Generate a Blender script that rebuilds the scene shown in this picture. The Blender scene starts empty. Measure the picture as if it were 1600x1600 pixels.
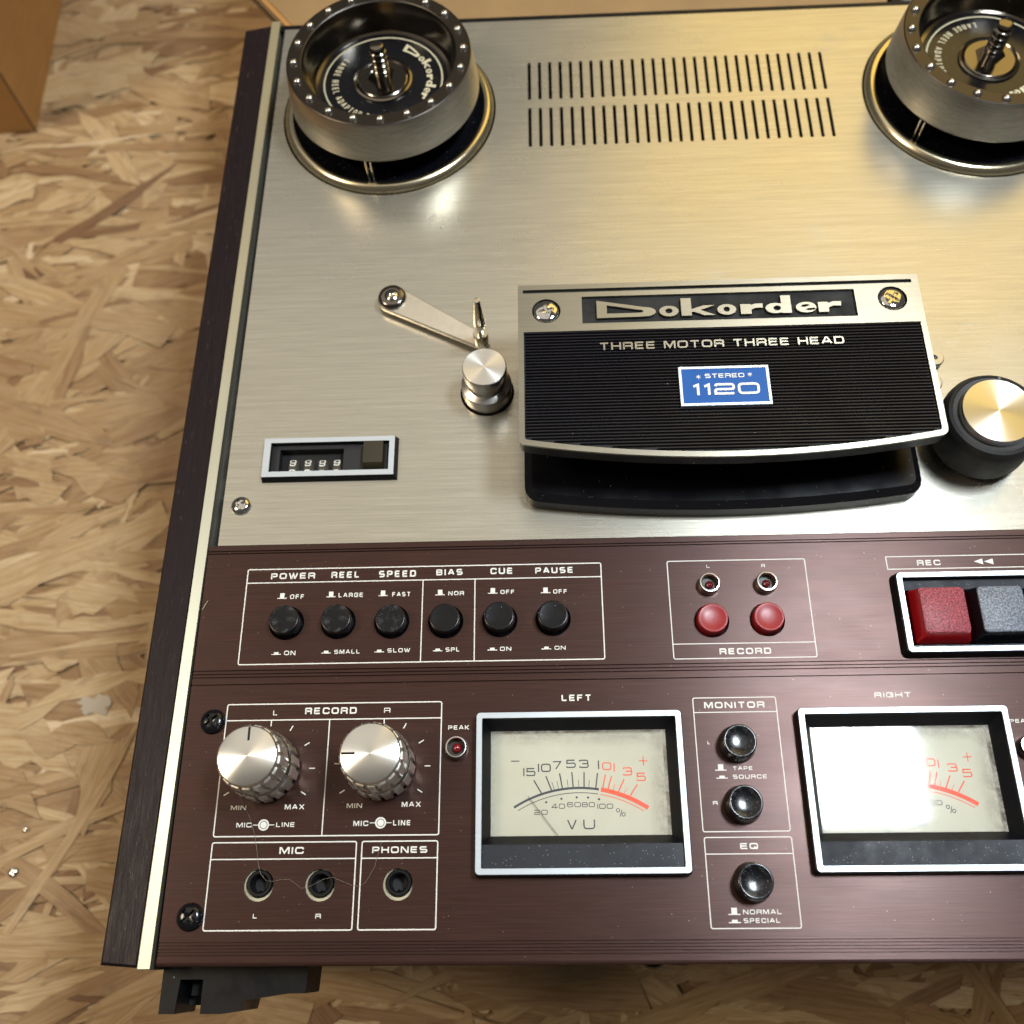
import bpy, math, random
from mathutils import Vector, Euler
from mathutils.geometry import delaunay_2d_cdt
random.seed(7)
S = 0.001                       # everything below is written in millimetres
PI = math.pi

# ------------------------------------------------------------------ camera, light, exposure
sc = bpy.context.scene
col = sc.collection
CAM = Vector((0, 0, 382.2)); ROT = Euler((0.4185313, 0.0423295, -0.0046786)); FPX = 1566.84
cd = bpy.data.cameras.new('camera'); cam = bpy.data.objects.new('camera', cd); col.objects.link(cam)
cam.location = CAM * S; cam.rotation_euler = ROT
cd.sensor_width = 36; cd.lens = 36 * FPX / 1600; cd.clip_start = 0.01; cd.clip_end = 50
cd.dof.use_dof = True; cd.dof.focus_distance = 0.385; cd.dof.aperture_fstop = 10
sc.camera = cam
w = bpy.data.worlds.new('World'); sc.world = w; w.use_nodes = True
wn = w.node_tree.nodes; wl = w.node_tree.links
bg = wn['Background']; bg.inputs[0].default_value = (1.0, 0.93, 0.85, 1); bg.inputs[1].default_value = 0.10
sc.view_settings.view_transform = 'Standard'; sc.view_settings.look = 'None'
sc.view_settings.exposure = 0; sc.view_settings.gamma = 1; sc.view_settings.use_curve_mapping = False
RM = ROT.to_matrix()
def at(x, y, z=0):              # photo pixel -> point of the real place at height z (mm)
    d = RM @ Vector(((x - 800) / FPX, -(y - 800) / FPX, -1))
    return CAM + d * ((z - CAM.z) / d.z)
def lamp(name, loc, target, sx, sy, power, colr, shape='RECTANGLE'):
    l = bpy.data.lights.new(name, 'AREA'); l.shape = shape; l.size = sx; l.size_y = sy; l.energy = power; l.color = colr
    o = bpy.data.objects.new(name, l); col.objects.link(o); o.location = loc
    o.rotation_euler = (Vector(target) - Vector(loc)).to_track_quat('-Z', 'Y').to_euler(); return o
lamp('work_lamp', (0.405, 0.292, 1.02), (0.405, 0.2921, 0), 0.17, 0.25, 14, (0.84, 0.93, 1.0))
lamp('ceiling_lamp', (0.90, 1.95, 1.60), (0.0, 0.3, 0), 1.45, 1.45, 11.5, (1.0, 0.68, 0.17))
lamp('ceiling_bounce', (-0.75, 1.1, 2.0), (-0.75, 1.1, 0), 2.0, 2.0, 9, (1.0, 0.90, 0.74))
lamp('ceiling_lamp', (-1.25, 0.12, 1.5), (-0.3, 0.3, -0.2), 0.40, 0.40, 16, (1.0, 0.83, 0.60))

# ------------------------------------------------------------------ materials
def mat(name, base=(.5, .5, .5), rough=.5, metal=0., spec=.5, aniso=0., tangent=None, coat=0., ior=None, trans=0.):
    m = bpy.data.materials.new(name); m.use_nodes = True; nt = m.node_tree; b = nt.nodes['Principled BSDF']
    b.inputs['Base Color'].default_value = (*base, 1); b.inputs['Roughness'].default_value = rough
    b.inputs['Metallic'].default_value = metal; b.inputs['Specular IOR Level'].default_value = spec
    b.inputs['Anisotropic'].default_value = aniso; b.inputs['Coat Weight'].default_value = coat
    if ior: b.inputs['IOR'].default_value = ior
    if trans: b.inputs['Transmission Weight'].default_value = trans
    if tangent is not None and tangent != 'radial':
        v = nt.nodes.new('ShaderNodeCombineXYZ')
        for i in range(3): v.inputs[i].default_value = tangent[i]
        nt.links.new(v.outputs[0], b.inputs['Tangent'])
    if tangent == 'radial':
        t = nt.nodes.new('ShaderNodeTangent'); t.direction_type = 'RADIAL'; t.axis = 'Z'
        b.inputs['Anisotropic Rotation'].default_value = 0.25
        nt.links.new(t.outputs[0], b.inputs['Tangent'])
    return m
class NT:
    def __init__(s, m): s.m = m; s.t = m.node_tree; s.b = s.t.nodes['Principled BSDF']; s.tc = None
    def n(s, k, **kw):
        x = s.t.nodes.new(k)
        for a, v in kw.items(): setattr(x, a, v)
        return x
    def l(s, a, b): s.t.links.new(a, b)
    def co(s, scale, kind='Object', rot=(0, 0, 0)):
        if not s.tc: s.tc = s.n('ShaderNodeTexCoord')
        mp = s.n('ShaderNodeMapping'); mp.inputs['Scale'].default_value = scale; mp.inputs['Rotation'].default_value = rot
        s.l(s.tc.outputs[kind], mp.inputs[0]); return mp.outputs[0]
    def noise(s, scale, sc=1., det=3., rough=.5, kind='Object'):
        x = s.n('ShaderNodeTexNoise'); x.inputs['Scale'].default_value = sc; x.inputs['Detail'].default_value = det
        x.inputs['Roughness'].default_value = rough; s.l(s.co(scale, kind), x.inputs[0]); return x.outputs[0]
    def ramp(s, f, stops):
        r = s.n('ShaderNodeValToRGB'); e = r.color_ramp.elements
        while len(e) < len(stops): e.new(0.5)
        for q, (p, c) in zip(e, stops):
            q.position = p; q.color = (*c, 1) if isinstance(c, tuple) else (c, c, c, 1)
        s.l(f, r.inputs[0]); return r.outputs[0]
    def mix(s, f, a, b, mode='MIX'):
        x = s.n('ShaderNodeMix', data_type='RGBA', blend_type=mode)
        for k, v in ((0, f), (6, a), (7, b)):
            if isinstance(v, (int, float)): x.inputs[k].default_value = v
            elif isinstance(v, tuple): x.inputs[k].default_value = (*v, 1)
            else: s.l(v, x.inputs[k])
        return x.outputs[2]
    def maprange(s, f, a, b, c, d):
        x = s.n('ShaderNodeMapRange')
        for i, v in enumerate((a, b, c, d)): x.inputs[i + 1].default_value = v
        s.l(f, x.inputs[0]); return x.outputs[0]
    def bump(s, h, strength=.2, dist=.0002):
        x = s.n('ShaderNodeBump'); x.inputs['Strength'].default_value = strength; x.inputs['Distance'].default_value = dist
        s.l(h, x.inputs['Height']); s.l(x.outputs[0], s.b.inputs['Normal']); return x
    def specks(s, scale, thr, amount=1.):    # sparse dust grains
        v = s.n('ShaderNodeTexVoronoi'); v.inputs['Scale'].default_value = scale; s.l(s.co((1, 1, 1)), v.inputs[0])
        a = s.maprange(v.outputs['Distance'], thr, thr * .5, 0, 1)
        c = s.n('ShaderNodeSeparateColor'); s.l(v.outputs['Color'], c.inputs[0])
        g = s.maprange(c.outputs[0], 1 - .35 * amount, 1 - .34 * amount, 0, 1)
        m = s.n('ShaderNodeMath', operation='MULTIPLY'); s.l(a, m.inputs[0]); s.l(g, m.inputs[1]); return m.outputs[0]

def brushed(name, base, rough, aniso, tang, grain, bstr=.12, var=.1, metal=1.):
    m = mat(name, base, rough, metal, .5, aniso, tang); t = NT(m); smx = name == 'brushed_aluminium_face'
    f = t.noise(grain, 1, 3, .65)
    g = t.noise(tuple(q * .25 for q in grain), 1, 4, .6)
    cl = t.noise((14, 14, 14), 1, 3, .6)
    c = t.mix(t.maprange(f, .3, .7, 0, 1), tuple(x * (1 - var) for x in base), tuple(min(1, x * (1 + var)) for x in base))
    c = t.mix(t.maprange(g, .35, .7, 0, .5), c, tuple(x * (1 - var * 1.3) for x in base))
    t.l(c, t.b.inputs['Base Color'])
    rr = t.maprange(cl, .3, .7, rough * .92, rough * 1.1)
    if smx:      # smudges and fine handling scratches
        sm = t.maprange(t.noise((22, 30, 22), 1, 5, .7), .58, .72, 0, 1)
        c = t.mix(t.maprange(sm, 0, 1, 0, .30), c, (.36, .34, .30)); t.l(c, t.b.inputs['Base Color'])
        ad = t.n('ShaderNodeMath', operation='MULTIPLY_ADD'); t.l(sm, ad.inputs[0]); ad.inputs[1].default_value = .09; t.l(rr, ad.inputs[2]); rr = ad.outputs[0]
    t.l(rr, t.b.inputs['Roughness'])
    t.bump(f, bstr, .00005); return m
M = {}
M['face'] = brushed('brushed_aluminium_face', (.53, .505, .43), .275, .35, (0, 1, 0), (40, 2300, 40), .5, .2, .8)
M['trim'] = brushed('satin_aluminium_trim', (.62, .60, .48), .50, .75, (1, 0, 0), (3000, 40, 40), .15, .05, .85)
M['silver'] = brushed('silver_frame', (.60, .66, .72), .42, .4, (0, 1, 0), (80, 3000, 80), .2, .05, .6)
M['cover'] = brushed('brushed_cover_plate', (.37, .355, .30), .34, .6, (0, 1, 0), (60, 3000, 60), .3, .1)
M['spun'] = mat('spun_aluminium', (.80, .79, .76), .24, 1, .5, .82, 'radial')
M['steel'] = brushed('turned_steel', (.56, .54, .51), .27, 0, (0, 0, 1), (200, 200, 2500), .1, .08)
M['satin'] = brushed('satin_steel', (.74, .70, .62), .38, 0, (0, 0, 1), (300, 300, 300), .15, .08)
M['chrome'] = mat('chrome', (.62, .62, .61), .08, 1)
M['dchrome'] = mat('dark_chrome', (.20, .18, .155), .16, 1)
M['lip'] = mat('dark_burnished_lip', (.075, .066, .058), .36, 1)
M['drum'] = brushed('drum_steel', (.47, .44, .38), .36, 0, (0, 0, 1), (200, 200, 2500), .2, .25)
M['nickel'] = mat('nickel', (.62, .58, .48), .2, 1)
M['gold'] = mat('gilded_ring', (.66, .58, .40), .22, 1)
def brown_panel():
    m = mat('brown_anodised_panel', (.05, .02, .016), .36, .5, .5, .6, (0, 1, 0)); t = NT(m)
    f = t.noise((45, 1800, 45), 1, 3, .65); g = t.noise((10, 120, 10), 1, 3, .6)
    c = t.mix(t.maprange(f, .3, .7, 0, 1), (.042, .017, .013), (.069, .031, .0245))
    c = t.mix(t.maprange(g, .4, .7, 0, .5), c, (.046, .024, .021))
    d = t.specks(520, .1, .45); c = t.mix(d, c, (.30, .26, .22))
    t.l(c, t.b.inputs['Base Color']); t.bump(f, .35, .00005)
    t.l(t.maprange(t.noise((12, 30, 12), 1, 4, .6), .3, .75, .31, .40), t.b.inputs['Roughness'])
    return m
M['brown'] = brown_panel()
def plastic(name, base, rough, grain=0, gsc=900, dust=0, dsc=500, dcol=(.35, .36, .38), spec=.5, coat=0.):
    m = mat(name, base, rough, 0, spec, coat=coat); t = NT(m); c = None
    sm = t.noise((60, 60, 60), 1, 4, .65)
    t.l(t.maprange(sm, .35, .7, rough * .8, min(1, rough * 1.35)), t.b.inputs['Roughness'])
    if dust:
        bs = base
        if grain >= 1: bs = t.mix(t.maprange(t.noise((1300, 1300, 1300), 1, 2, .7), .42, .62, 0, 1), tuple(x * .62 for x in base), tuple(min(1, x * 1.55) for x in base))
        c = t.mix(t.specks(dsc, .14, dust), bs, dcol); t.l(c, t.b.inputs['Base Color'])
    if grain: t.bump(t.noise((gsc, gsc, gsc), 1, 2, .6), grain, .0003)
    return m
M['black'] = plastic('black_plastic', (.0055, .0055, .007), .36, .04, 700, .15, 300, spec=.2)
M['satinblack'] = plastic('satin_black', (.0035, .0038, .0055), .26, .02, 900, .5, 900, spec=.28)
M['gloss'] = plastic('gloss_black', (.0045, .0045, .006), .2, 0, 1, .2, 900, spec=.45)
M['hole'] = plastic('hollow_black', (.003, .003, .003), .7)
M['bar'] = plastic('dusty_grey_plastic', (.019, .021, .028), .5, .1, 900, 2.2, 760, (.26, .27, .28), spec=.25)
M['chassis'] = plastic('chassis_black', (.012, .011, .011), .55, .1, 500, .3, 200)
M['rib'] = plastic('ribbed_black', (.016, .015, .022), .30, 0, 1, .1, 500)
M['ledoff'] = mat('unlit_led', (.10, .006, .010), .15)
def vinyl():
    m = mat('wood_side_vinyl', (.017, .010, .012), .42, 0, .22); t = NT(m)
    f = t.noise((700, 60, 200), 1, 4, .7); sp = t.noise((900, 160, 600), 1, 2, .7)
    c = t.mix(t.maprange(f, .35, .7, 0, 1), (.0075, .0035, .0050), (.0150, .0080, .0105))
    c = t.mix(t.maprange(sp, .66, .76, 0, .5), c, (.13, .095, .09))
    t.l(c, t.b.inputs['Base Color']); t.bump(f, .5, .0006)
    t.l(t.maprange(f, .3, .7, .5, .33), t.b.inputs['Roughness']); return m
M['vinyl'] = vinyl()
M['white'] = plastic('white_print', (.74, .74, .70), .6)
M['ivory'] = plastic('ivory_print', (.52, .47, .32), .6)
M['redprint'] = plastic('red_print', (.80, .10, .045), .6)
M['inkblack'] = plastic('ink_black', (.035, .04, .055), .6)
M['blue'] = plastic('blue_enamel', (.018, .095, .34), .4, .1, 900, spec=.2)
M['red'] = plastic('red_plastic', (.27, .008, .013), .38, 0, 1, .4, 900, (.5, .2, .2))
M['redkey'] = plastic('red_textured_key', (.26, .045, .06), .40, 1.0, 1500, .5, 1500, (.62, .30, .34))
M['redside'] = plastic('red_key_side', (.28, .004, .006), .3)
M['greykey'] = plastic('grey_textured_key', (.15, .17, .21), .40, 1.0, 1500, 1.6, 1500, (.50, .52, .56))
M['led'] = mat('red_led', (.20, .004, .012), .15, 0, .6, coat=.5)
M['umber'] = plastic('umber_button', (.026, .020, .009), .38, .05)
M['wheel'] = plastic('counter_wheel', (.05, .046, .036), .4)
def scuffed(name, rough, spec):
    m = plastic(name, (.0035, .0038, .0055), rough, .05, 900, .8, 1200, spec=spec); t = NT(m)
    n = t.noise((260, 260, 260), 1, 5, .75); g = t.noise((700, 1500, 700), 1, 3, .6)
    a = t.maprange(n, .50, .66, 0, .55); k = t.n('ShaderNodeMath', operation='MULTIPLY'); t.l(a, k.inputs[0]); t.l(t.maprange(g, .4, .6, .3, 1), k.inputs[1])
    old = t.b.inputs['Base Color'].links[0].from_socket
    t.l(t.mix(k.outputs[0], old, (.12, .125, .13)), t.b.inputs['Base Color']); return m
M['scuffed'] = scuffed('scuffed_black_button', .28, .28); M['scuffgloss'] = scuffed('worn_glossy_button', .2, .45)
def dial_mat():
    m = mat('meter_dial', (.66, .66, .54), .55); t = NT(m)
    e = t.noise((25, 25, 25), 1, 4, .6)
    c = t.mix(t.maprange(e, .3, .7, 0, 1), (.50, .475, .36), (.59, .565, .44)); t.l(c, t.b.inputs['Base Color']); return m
M['dial'] = dial_mat()
def glass_mat():
    m = mat('meter_glass', (1, 1, 1), .035, 0, .5, trans=1., ior=1.45); t = NT(m)
    tr = t.n('ShaderNodeBsdfTransparent'); gl = t.n('ShaderNodeBsdfGlossy'); gl.inputs['Roughness'].default_value = .07
    df = t.n('ShaderNodeBsdfDiffuse'); df.inputs[0].default_value = (.5, .48, .42, 1)
    # dust on the clear cover, thicker along the edges where a cloth does not reach
    fr = t.n('ShaderNodeFresnel'); fr.inputs[0].default_value = 1.5
    mx = t.n('ShaderNodeMixShader'); t.l(fr.outputs[0], mx.inputs[0]); t.l(tr.outputs[0], mx.inputs[1]); t.l(gl.outputs[0], mx.inputs[2])
    at_ = t.n('ShaderNodeAttribute', attribute_name='edge')
    nz = t.noise((160, 160, 160), 1, 5, .75)
    a = t.maprange(nz, .42, .62, .3, 1)
    mm = t.n('ShaderNodeMath', operation='MULTIPLY'); t.l(a, mm.inputs[0]); t.l(at_.outputs['Fac'], mm.inputs[1])
    sp = t.specks(900, .13, .35); ad = t.n('ShaderNodeMath', operation='MAXIMUM'); t.l(mm.outputs[0], ad.inputs[0])
    s5 = t.n('ShaderNodeMath', operation='MULTIPLY'); t.l(sp, s5.inputs[0]); s5.inputs[1].default_value = .35; t.l(s5.outputs[0], ad.inputs[1])
    m2 = t.n('ShaderNodeMixShader'); t.l(ad.outputs[0], m2.inputs[0]); t.l(mx.outputs[0], m2.inputs[1]); t.l(df.outputs[0], m2.inputs[2])
    t.l(m2.outputs[0], t.t.nodes['Material Output'].inputs[0]); return m
M['glass'] = glass_mat()
def cardboard(name, base):
    m = mat(name, base, .8, 0, .2); t = NT(m)
    f = t.noise((30, 30, 300), 1, 4, .6); g = t.noise((9, 9, 9), 1, 3, .5)
    c = t.mix(t.maprange(f, .3, .7, 0, 1), tuple(x * .88 for x in base), tuple(x * 1.1 for x in base))
    c = t.mix(t.maprange(g, .3, .7, 0, .35), c, tuple(x * .72 for x in base))
    t.l(c, t.b.inputs['Base Color']); t.bump(f, .15, .0003); return m
M['card'] = cardboard('corrugated_cardboard', (.42, .215, .07))
M['tan'] = cardboard('tan_cardboard', (.30, .19, .088))
M['cardedge'] = cardboard('cardboard_edge', (.16, .10, .05))
M['slate'] = plastic('slate_plastic', (.075, .08, .085), .5)
M['inner'] = plastic('counter_plate_plastic', (.007, .0075, .010), .5)
M['fibre'] = mat('hair_fibre', (.22, .18, .14), .5)
def strand_mat():
    m = mat('osb_strand_wood', (.4, .27, .15), .62, 0, .3); t = NT(m)
    a = t.n('ShaderNodeAttribute', attribute_name='tone'); 
    sp = t.n('ShaderNodeSeparateColor'); t.l(a.outputs['Color'], sp.inputs[0])
    uv = t.co((1, 1, 1), 'UV')
    def nz(scale, det=4, r=.6):
        mp = t.n('ShaderNodeMapping'); mp.inputs['Scale'].default_value = scale; t.l(uv, mp.inputs[0])
        x = t.n('ShaderNodeTexNoise'); x.inputs['Scale'].default_value = 1; x.inputs['Detail'].default_value = det; x.inputs['Roughness'].default_value = r
        x.inputs['Distortion'].default_value = .3
        t.l(mp.outputs[0], x.inputs[0]); return x.outputs[0]
    fine = nz((.05, 1.3, 1)); band = nz((.02, .42, 1), 3, .5); blot = nz((.05, .09, 1), 4, .6)
    base = t.ramp(sp.outputs[0], [(0, (.18, .095, .052)), (.3, (.30, .18, .095)), (.6, (.45, .31, .17)), (.85, (.60, .45, .27)), (1, (.72, .58, .40))])
    c = t.mix(t.maprange(fine, .42, .72, 0, .75), base, t.mix(1., base, (.60, .46, .31), 'MULTIPLY'))
    c = t.mix(t.maprange(band, .48, .62, 0, .6), c, t.mix(1., base, (.68, .56, .40), 'MULTIPLY'))
    c = t.mix(t.maprange(blot, .55, .75, 0, .5), c, (.13, .075, .05))
    w_ = t.noise((5, 5, 5), 1, 4, .6); c = t.mix(t.maprange(w_, .5, .7, 0, .35), c, (.30, .22, .15))
    t.l(c, t.b.inputs['Base Color']); t.bump(fine, .5, .0004); return m
M['strand'] = strand_mat()
M['osb'] = cardboard('osb_core', (.30, .18, .09))

# ------------------------------------------------------------------ mesh building
class B:
    def __init__(s): s.v = []; s.f = []; s.attr = {}
    def add(s, vs, fs):
        o = len(s.v); s.v += [tuple(p) for p in vs]; s.f += [tuple(i + o for i in f) for f in fs]; return s
    def loft(s, loops, cap0=False, cap1=False, closed=False):
        n = len(loops[0]); vs = [p for L in loops for p in L]; fs = []; k = len(loops)
        for a in range(k if closed else k - 1):
            b = (a + 1) % k
            for i in range(n):
                j = (i + 1) % n; fs.append((a * n + i, a * n + j, b * n + j, b * n + i))
        if cap0: fs.append(tuple(range(n))[::-1])
        if cap1: fs.append(tuple((k - 1) * n + i for i in range(n)))
        return s.add(vs, fs)
    def box(s, x0, x1, y0, y1, z0, z1, ch=0):
        if not ch: return s.loft([[(x, y, z) for x, y in ((x0, y0), (x1, y0), (x1, y1), (x0, y1))] for z in (z0, z1)], True, True)
        q = lambda i, z: [(x, y, z) for x, y in ((x0 + i, y0 + i), (x1 - i, y0 + i), (x1 - i, y1 - i), (x0 + i, y1 - i))]
        return s.loft([q(0, z0), q(0, z1 - ch), q(ch, z1)], True, True)
    def lathe(s, prof, cx=0, cy=0, seg=64, cap=True, mod=None):
        loops = []
        for r, z in prof:
            loops.append([(cx + r * math.cos(2 * PI * i / seg), cy + r * math.sin(2 * PI * i / seg), z) for i in range(seg)])
        return s.loft(loops, cap and prof[0][0] > 0, cap and prof[-1][0] > 0)
    def plate(s, outer, holes, z1, thick, bottom=False):
        polys = [outer] + holes; vs = []; ed = []
        for P in polys:
            o = len(vs); vs += [Vector(p[:2]) for p in P]; ed += [(o + i, o + (i + 1) % len(P)) for i in range(len(P))]
        V, E_, F, _, _, _ = delaunay_2d_cdt(vs, ed, [], 0, 1e-5)
        def inside(P, x, y):
            c = False; n = len(P); j = n - 1
            for i in range(n):
                xi, yi = P[i][0], P[i][1]; xj, yj = P[j][0], P[j][1]
                if (yi > y) != (yj > y) and x < (xj - xi) * (y - yi) / (yj - yi) + xi: c = not c
                j = i
            return c
        bb = [(min(p[0] for p in P), max(p[0] for p in P), min(p[1] for p in P), max(p[1] for p in P)) for P in holes]
        fs = []
        for f in F:
            x = sum(V[i].x for i in f) / 3; y = sum(V[i].y for i in f) / 3
            if not inside(outer, x, y): continue
            if any(q[0] < x < q[1] and q[2] < y < q[3] and inside(P, x, y) for P, q in zip(holes, bb)): continue
            a, b, c = (V[i] for i in f)
            fs.append(tuple(f) if (b - a).cross(c - a) > 0 else tuple(f)[::-1])
        zf = z1 if callable(z1) else (lambda x, y: z1)
        s.add([(p.x, p.y, zf(p.x, p.y)) for p in V], fs)
        if thick:
            for P in polys: s.loft([[(p[0], p[1], zf(p[0], p[1]) - thick) for p in P], [(p[0], p[1], zf(p[0], p[1])) for p in P]])
        return s
    def ribbon(s, pts, w, z, closed=False, thick=0, mapf=None):
        P = [Vector(p[:2]) for p in pts]; n = len(P); L = []; R = []
        for i in range(n):
            a = P[i - 1] if (i > 0 or closed) else None; c = P[(i + 1) % n] if (i < n - 1 or closed) else None; b = P[i]
            d1 = (b - a).normalized() if a is not None else None; d2 = (c - b).normalized() if c is not None else None
            if d1 is None: d1 = d2
            if d2 is None: d2 = d1
            n1 = Vector((-d1.y, d1.x)); n2 = Vector((-d2.y, d2.x)); nn = n1 + n2
            if nn.length < 1e-6: nn = n1
            nn.normalize(); k = 1 / max(.4, nn.dot(n1)); L.append(b + nn * w / 2 * k); R.append(b - nn * w / 2 * k)
        m = mapf or (lambda p: (p.x, p.y))
        vs = [(*m(p), z) for p in L] + [(*m(p), z) for p in R]; fs = []
        for i in range(n if closed else n - 1):
            j = (i + 1) % n; fs.append((n + i, n + j, j, i))
        if thick:
            k = len(vs); vs += [(x, y, zz - thick) for x, y, zz in vs]
            for i in range(n if closed else n - 1):
                j = (i + 1) % n; fs.append((i, j, k + j, k + i)); fs.append((n + j, n + i, k + n + i, k + n + j))
            if not closed: fs.append((n, 0, k, k + n)); fs.append((n - 1, 2 * n - 1, k + 2 * n - 1, k + n - 1))
        return s.add(vs, fs)
    def tube(s, pts, r, seg=6):
        loops = []; P = [Vector(p) for p in pts]
        for i, p in enumerate(P):
            d = (P[min(i + 1, len(P) - 1)] - P[max(i - 1, 0)]).normalized()
            u = d.cross(Vector((0, 0, 1)) if abs(d.z) < .9 else Vector((1, 0, 0))).normalized(); v_ = d.cross(u)
            rr = r(i / (len(P) - 1)) if callable(r) else r
            loops.append([tuple(p + (u * math.cos(2 * PI * k / seg) + v_ * math.sin(2 * PI * k / seg)) * rr) for k in range(seg)])
        return s.loft(loops, True, True)
    def build(s, name, m, parent=None, origin=(0, 0, 0), smooth=30, **kw):
        me = bpy.data.meshes.new(name); ox, oy, oz = origin
        me.from_pydata([((x - ox) * S, (y - oy) * S, (z - oz) * S) for x, y, z in s.v], [], s.f)
        me.update(); o = bpy.data.objects.new(name, me); col.objects.link(o); me.materials.append(m)
        import bmesh
        bm = bmesh.new(); bm.from_mesh(me); bmesh.ops.recalc_face_normals(bm, faces=bm.faces) if kw.get('recalc', True) else None
        if smooth:
            for f in bm.faces: f.smooth = True
            for e in bm.edges:
                e.smooth = not (len(e.link_faces) == 2 and e.calc_face_angle(0) > math.radians(smooth)) and len(e.link_faces) == 2
        bm.to_mesh(me); bm.free()
        o.location = (ox * S, oy * S, oz * S)
        if parent is not None:
            o.parent = parent; pw = Vector((0, 0, 0)); q = parent
            while q is not None: pw += q.location; q = q.parent
            o.location = Vector((ox * S, oy * S, oz * S)) - pw
        for k, v_ in kw.items():
            if k != 'recalc': o[k] = v_
        return o
def rrect(x0, x1, y0, y1, r, z=0, seg=5):
    P = []
    for cx, cy, a in ((x1 - r, y1 - r, 0), (x0 + r, y1 - r, 90), (x0 + r, y0 + r, 180), (x1 - r, y0 + r, 270)):
        for k in range(seg + 1):
            t = math.radians(a + 90 * k / seg); P.append((cx + r * math.cos(t), cy + r * math.sin(t), z))
    return P
def circle(cx, cy, r, n=40): return [(cx + r * math.cos(2 * PI * i / n), cy + r * math.sin(2 * PI * i / n)) for i in range(n)]
def empty(name, loc, label, cat, **kw):
    o = bpy.data.objects.new(name, None); col.objects.link(o); o.location = Vector(loc) * S; o.empty_display_size = .01
    o['label'] = label; o['category'] = cat
    for k, v in kw.items(): o[k] = v
    return o
def tag(o, label=None, cat=None, **kw):
    if label: o['label'] = label
    if cat: o['category'] = cat
    for k, v in kw.items(): o[k] = v
    return o
def sub(o, name=None):          # copy of a mesh object and its children, sharing meshes
    c = o.copy(); col.objects.link(c); return c
def copy_part(o, dx, dy, dz=0):
    c = o.copy(); col.objects.link(c); c.location = o.location + Vector((dx, dy, dz)) * S
    for ch in list(o.children):
        d = ch.copy(); col.objects.link(d); d.parent = c
    return c

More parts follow.
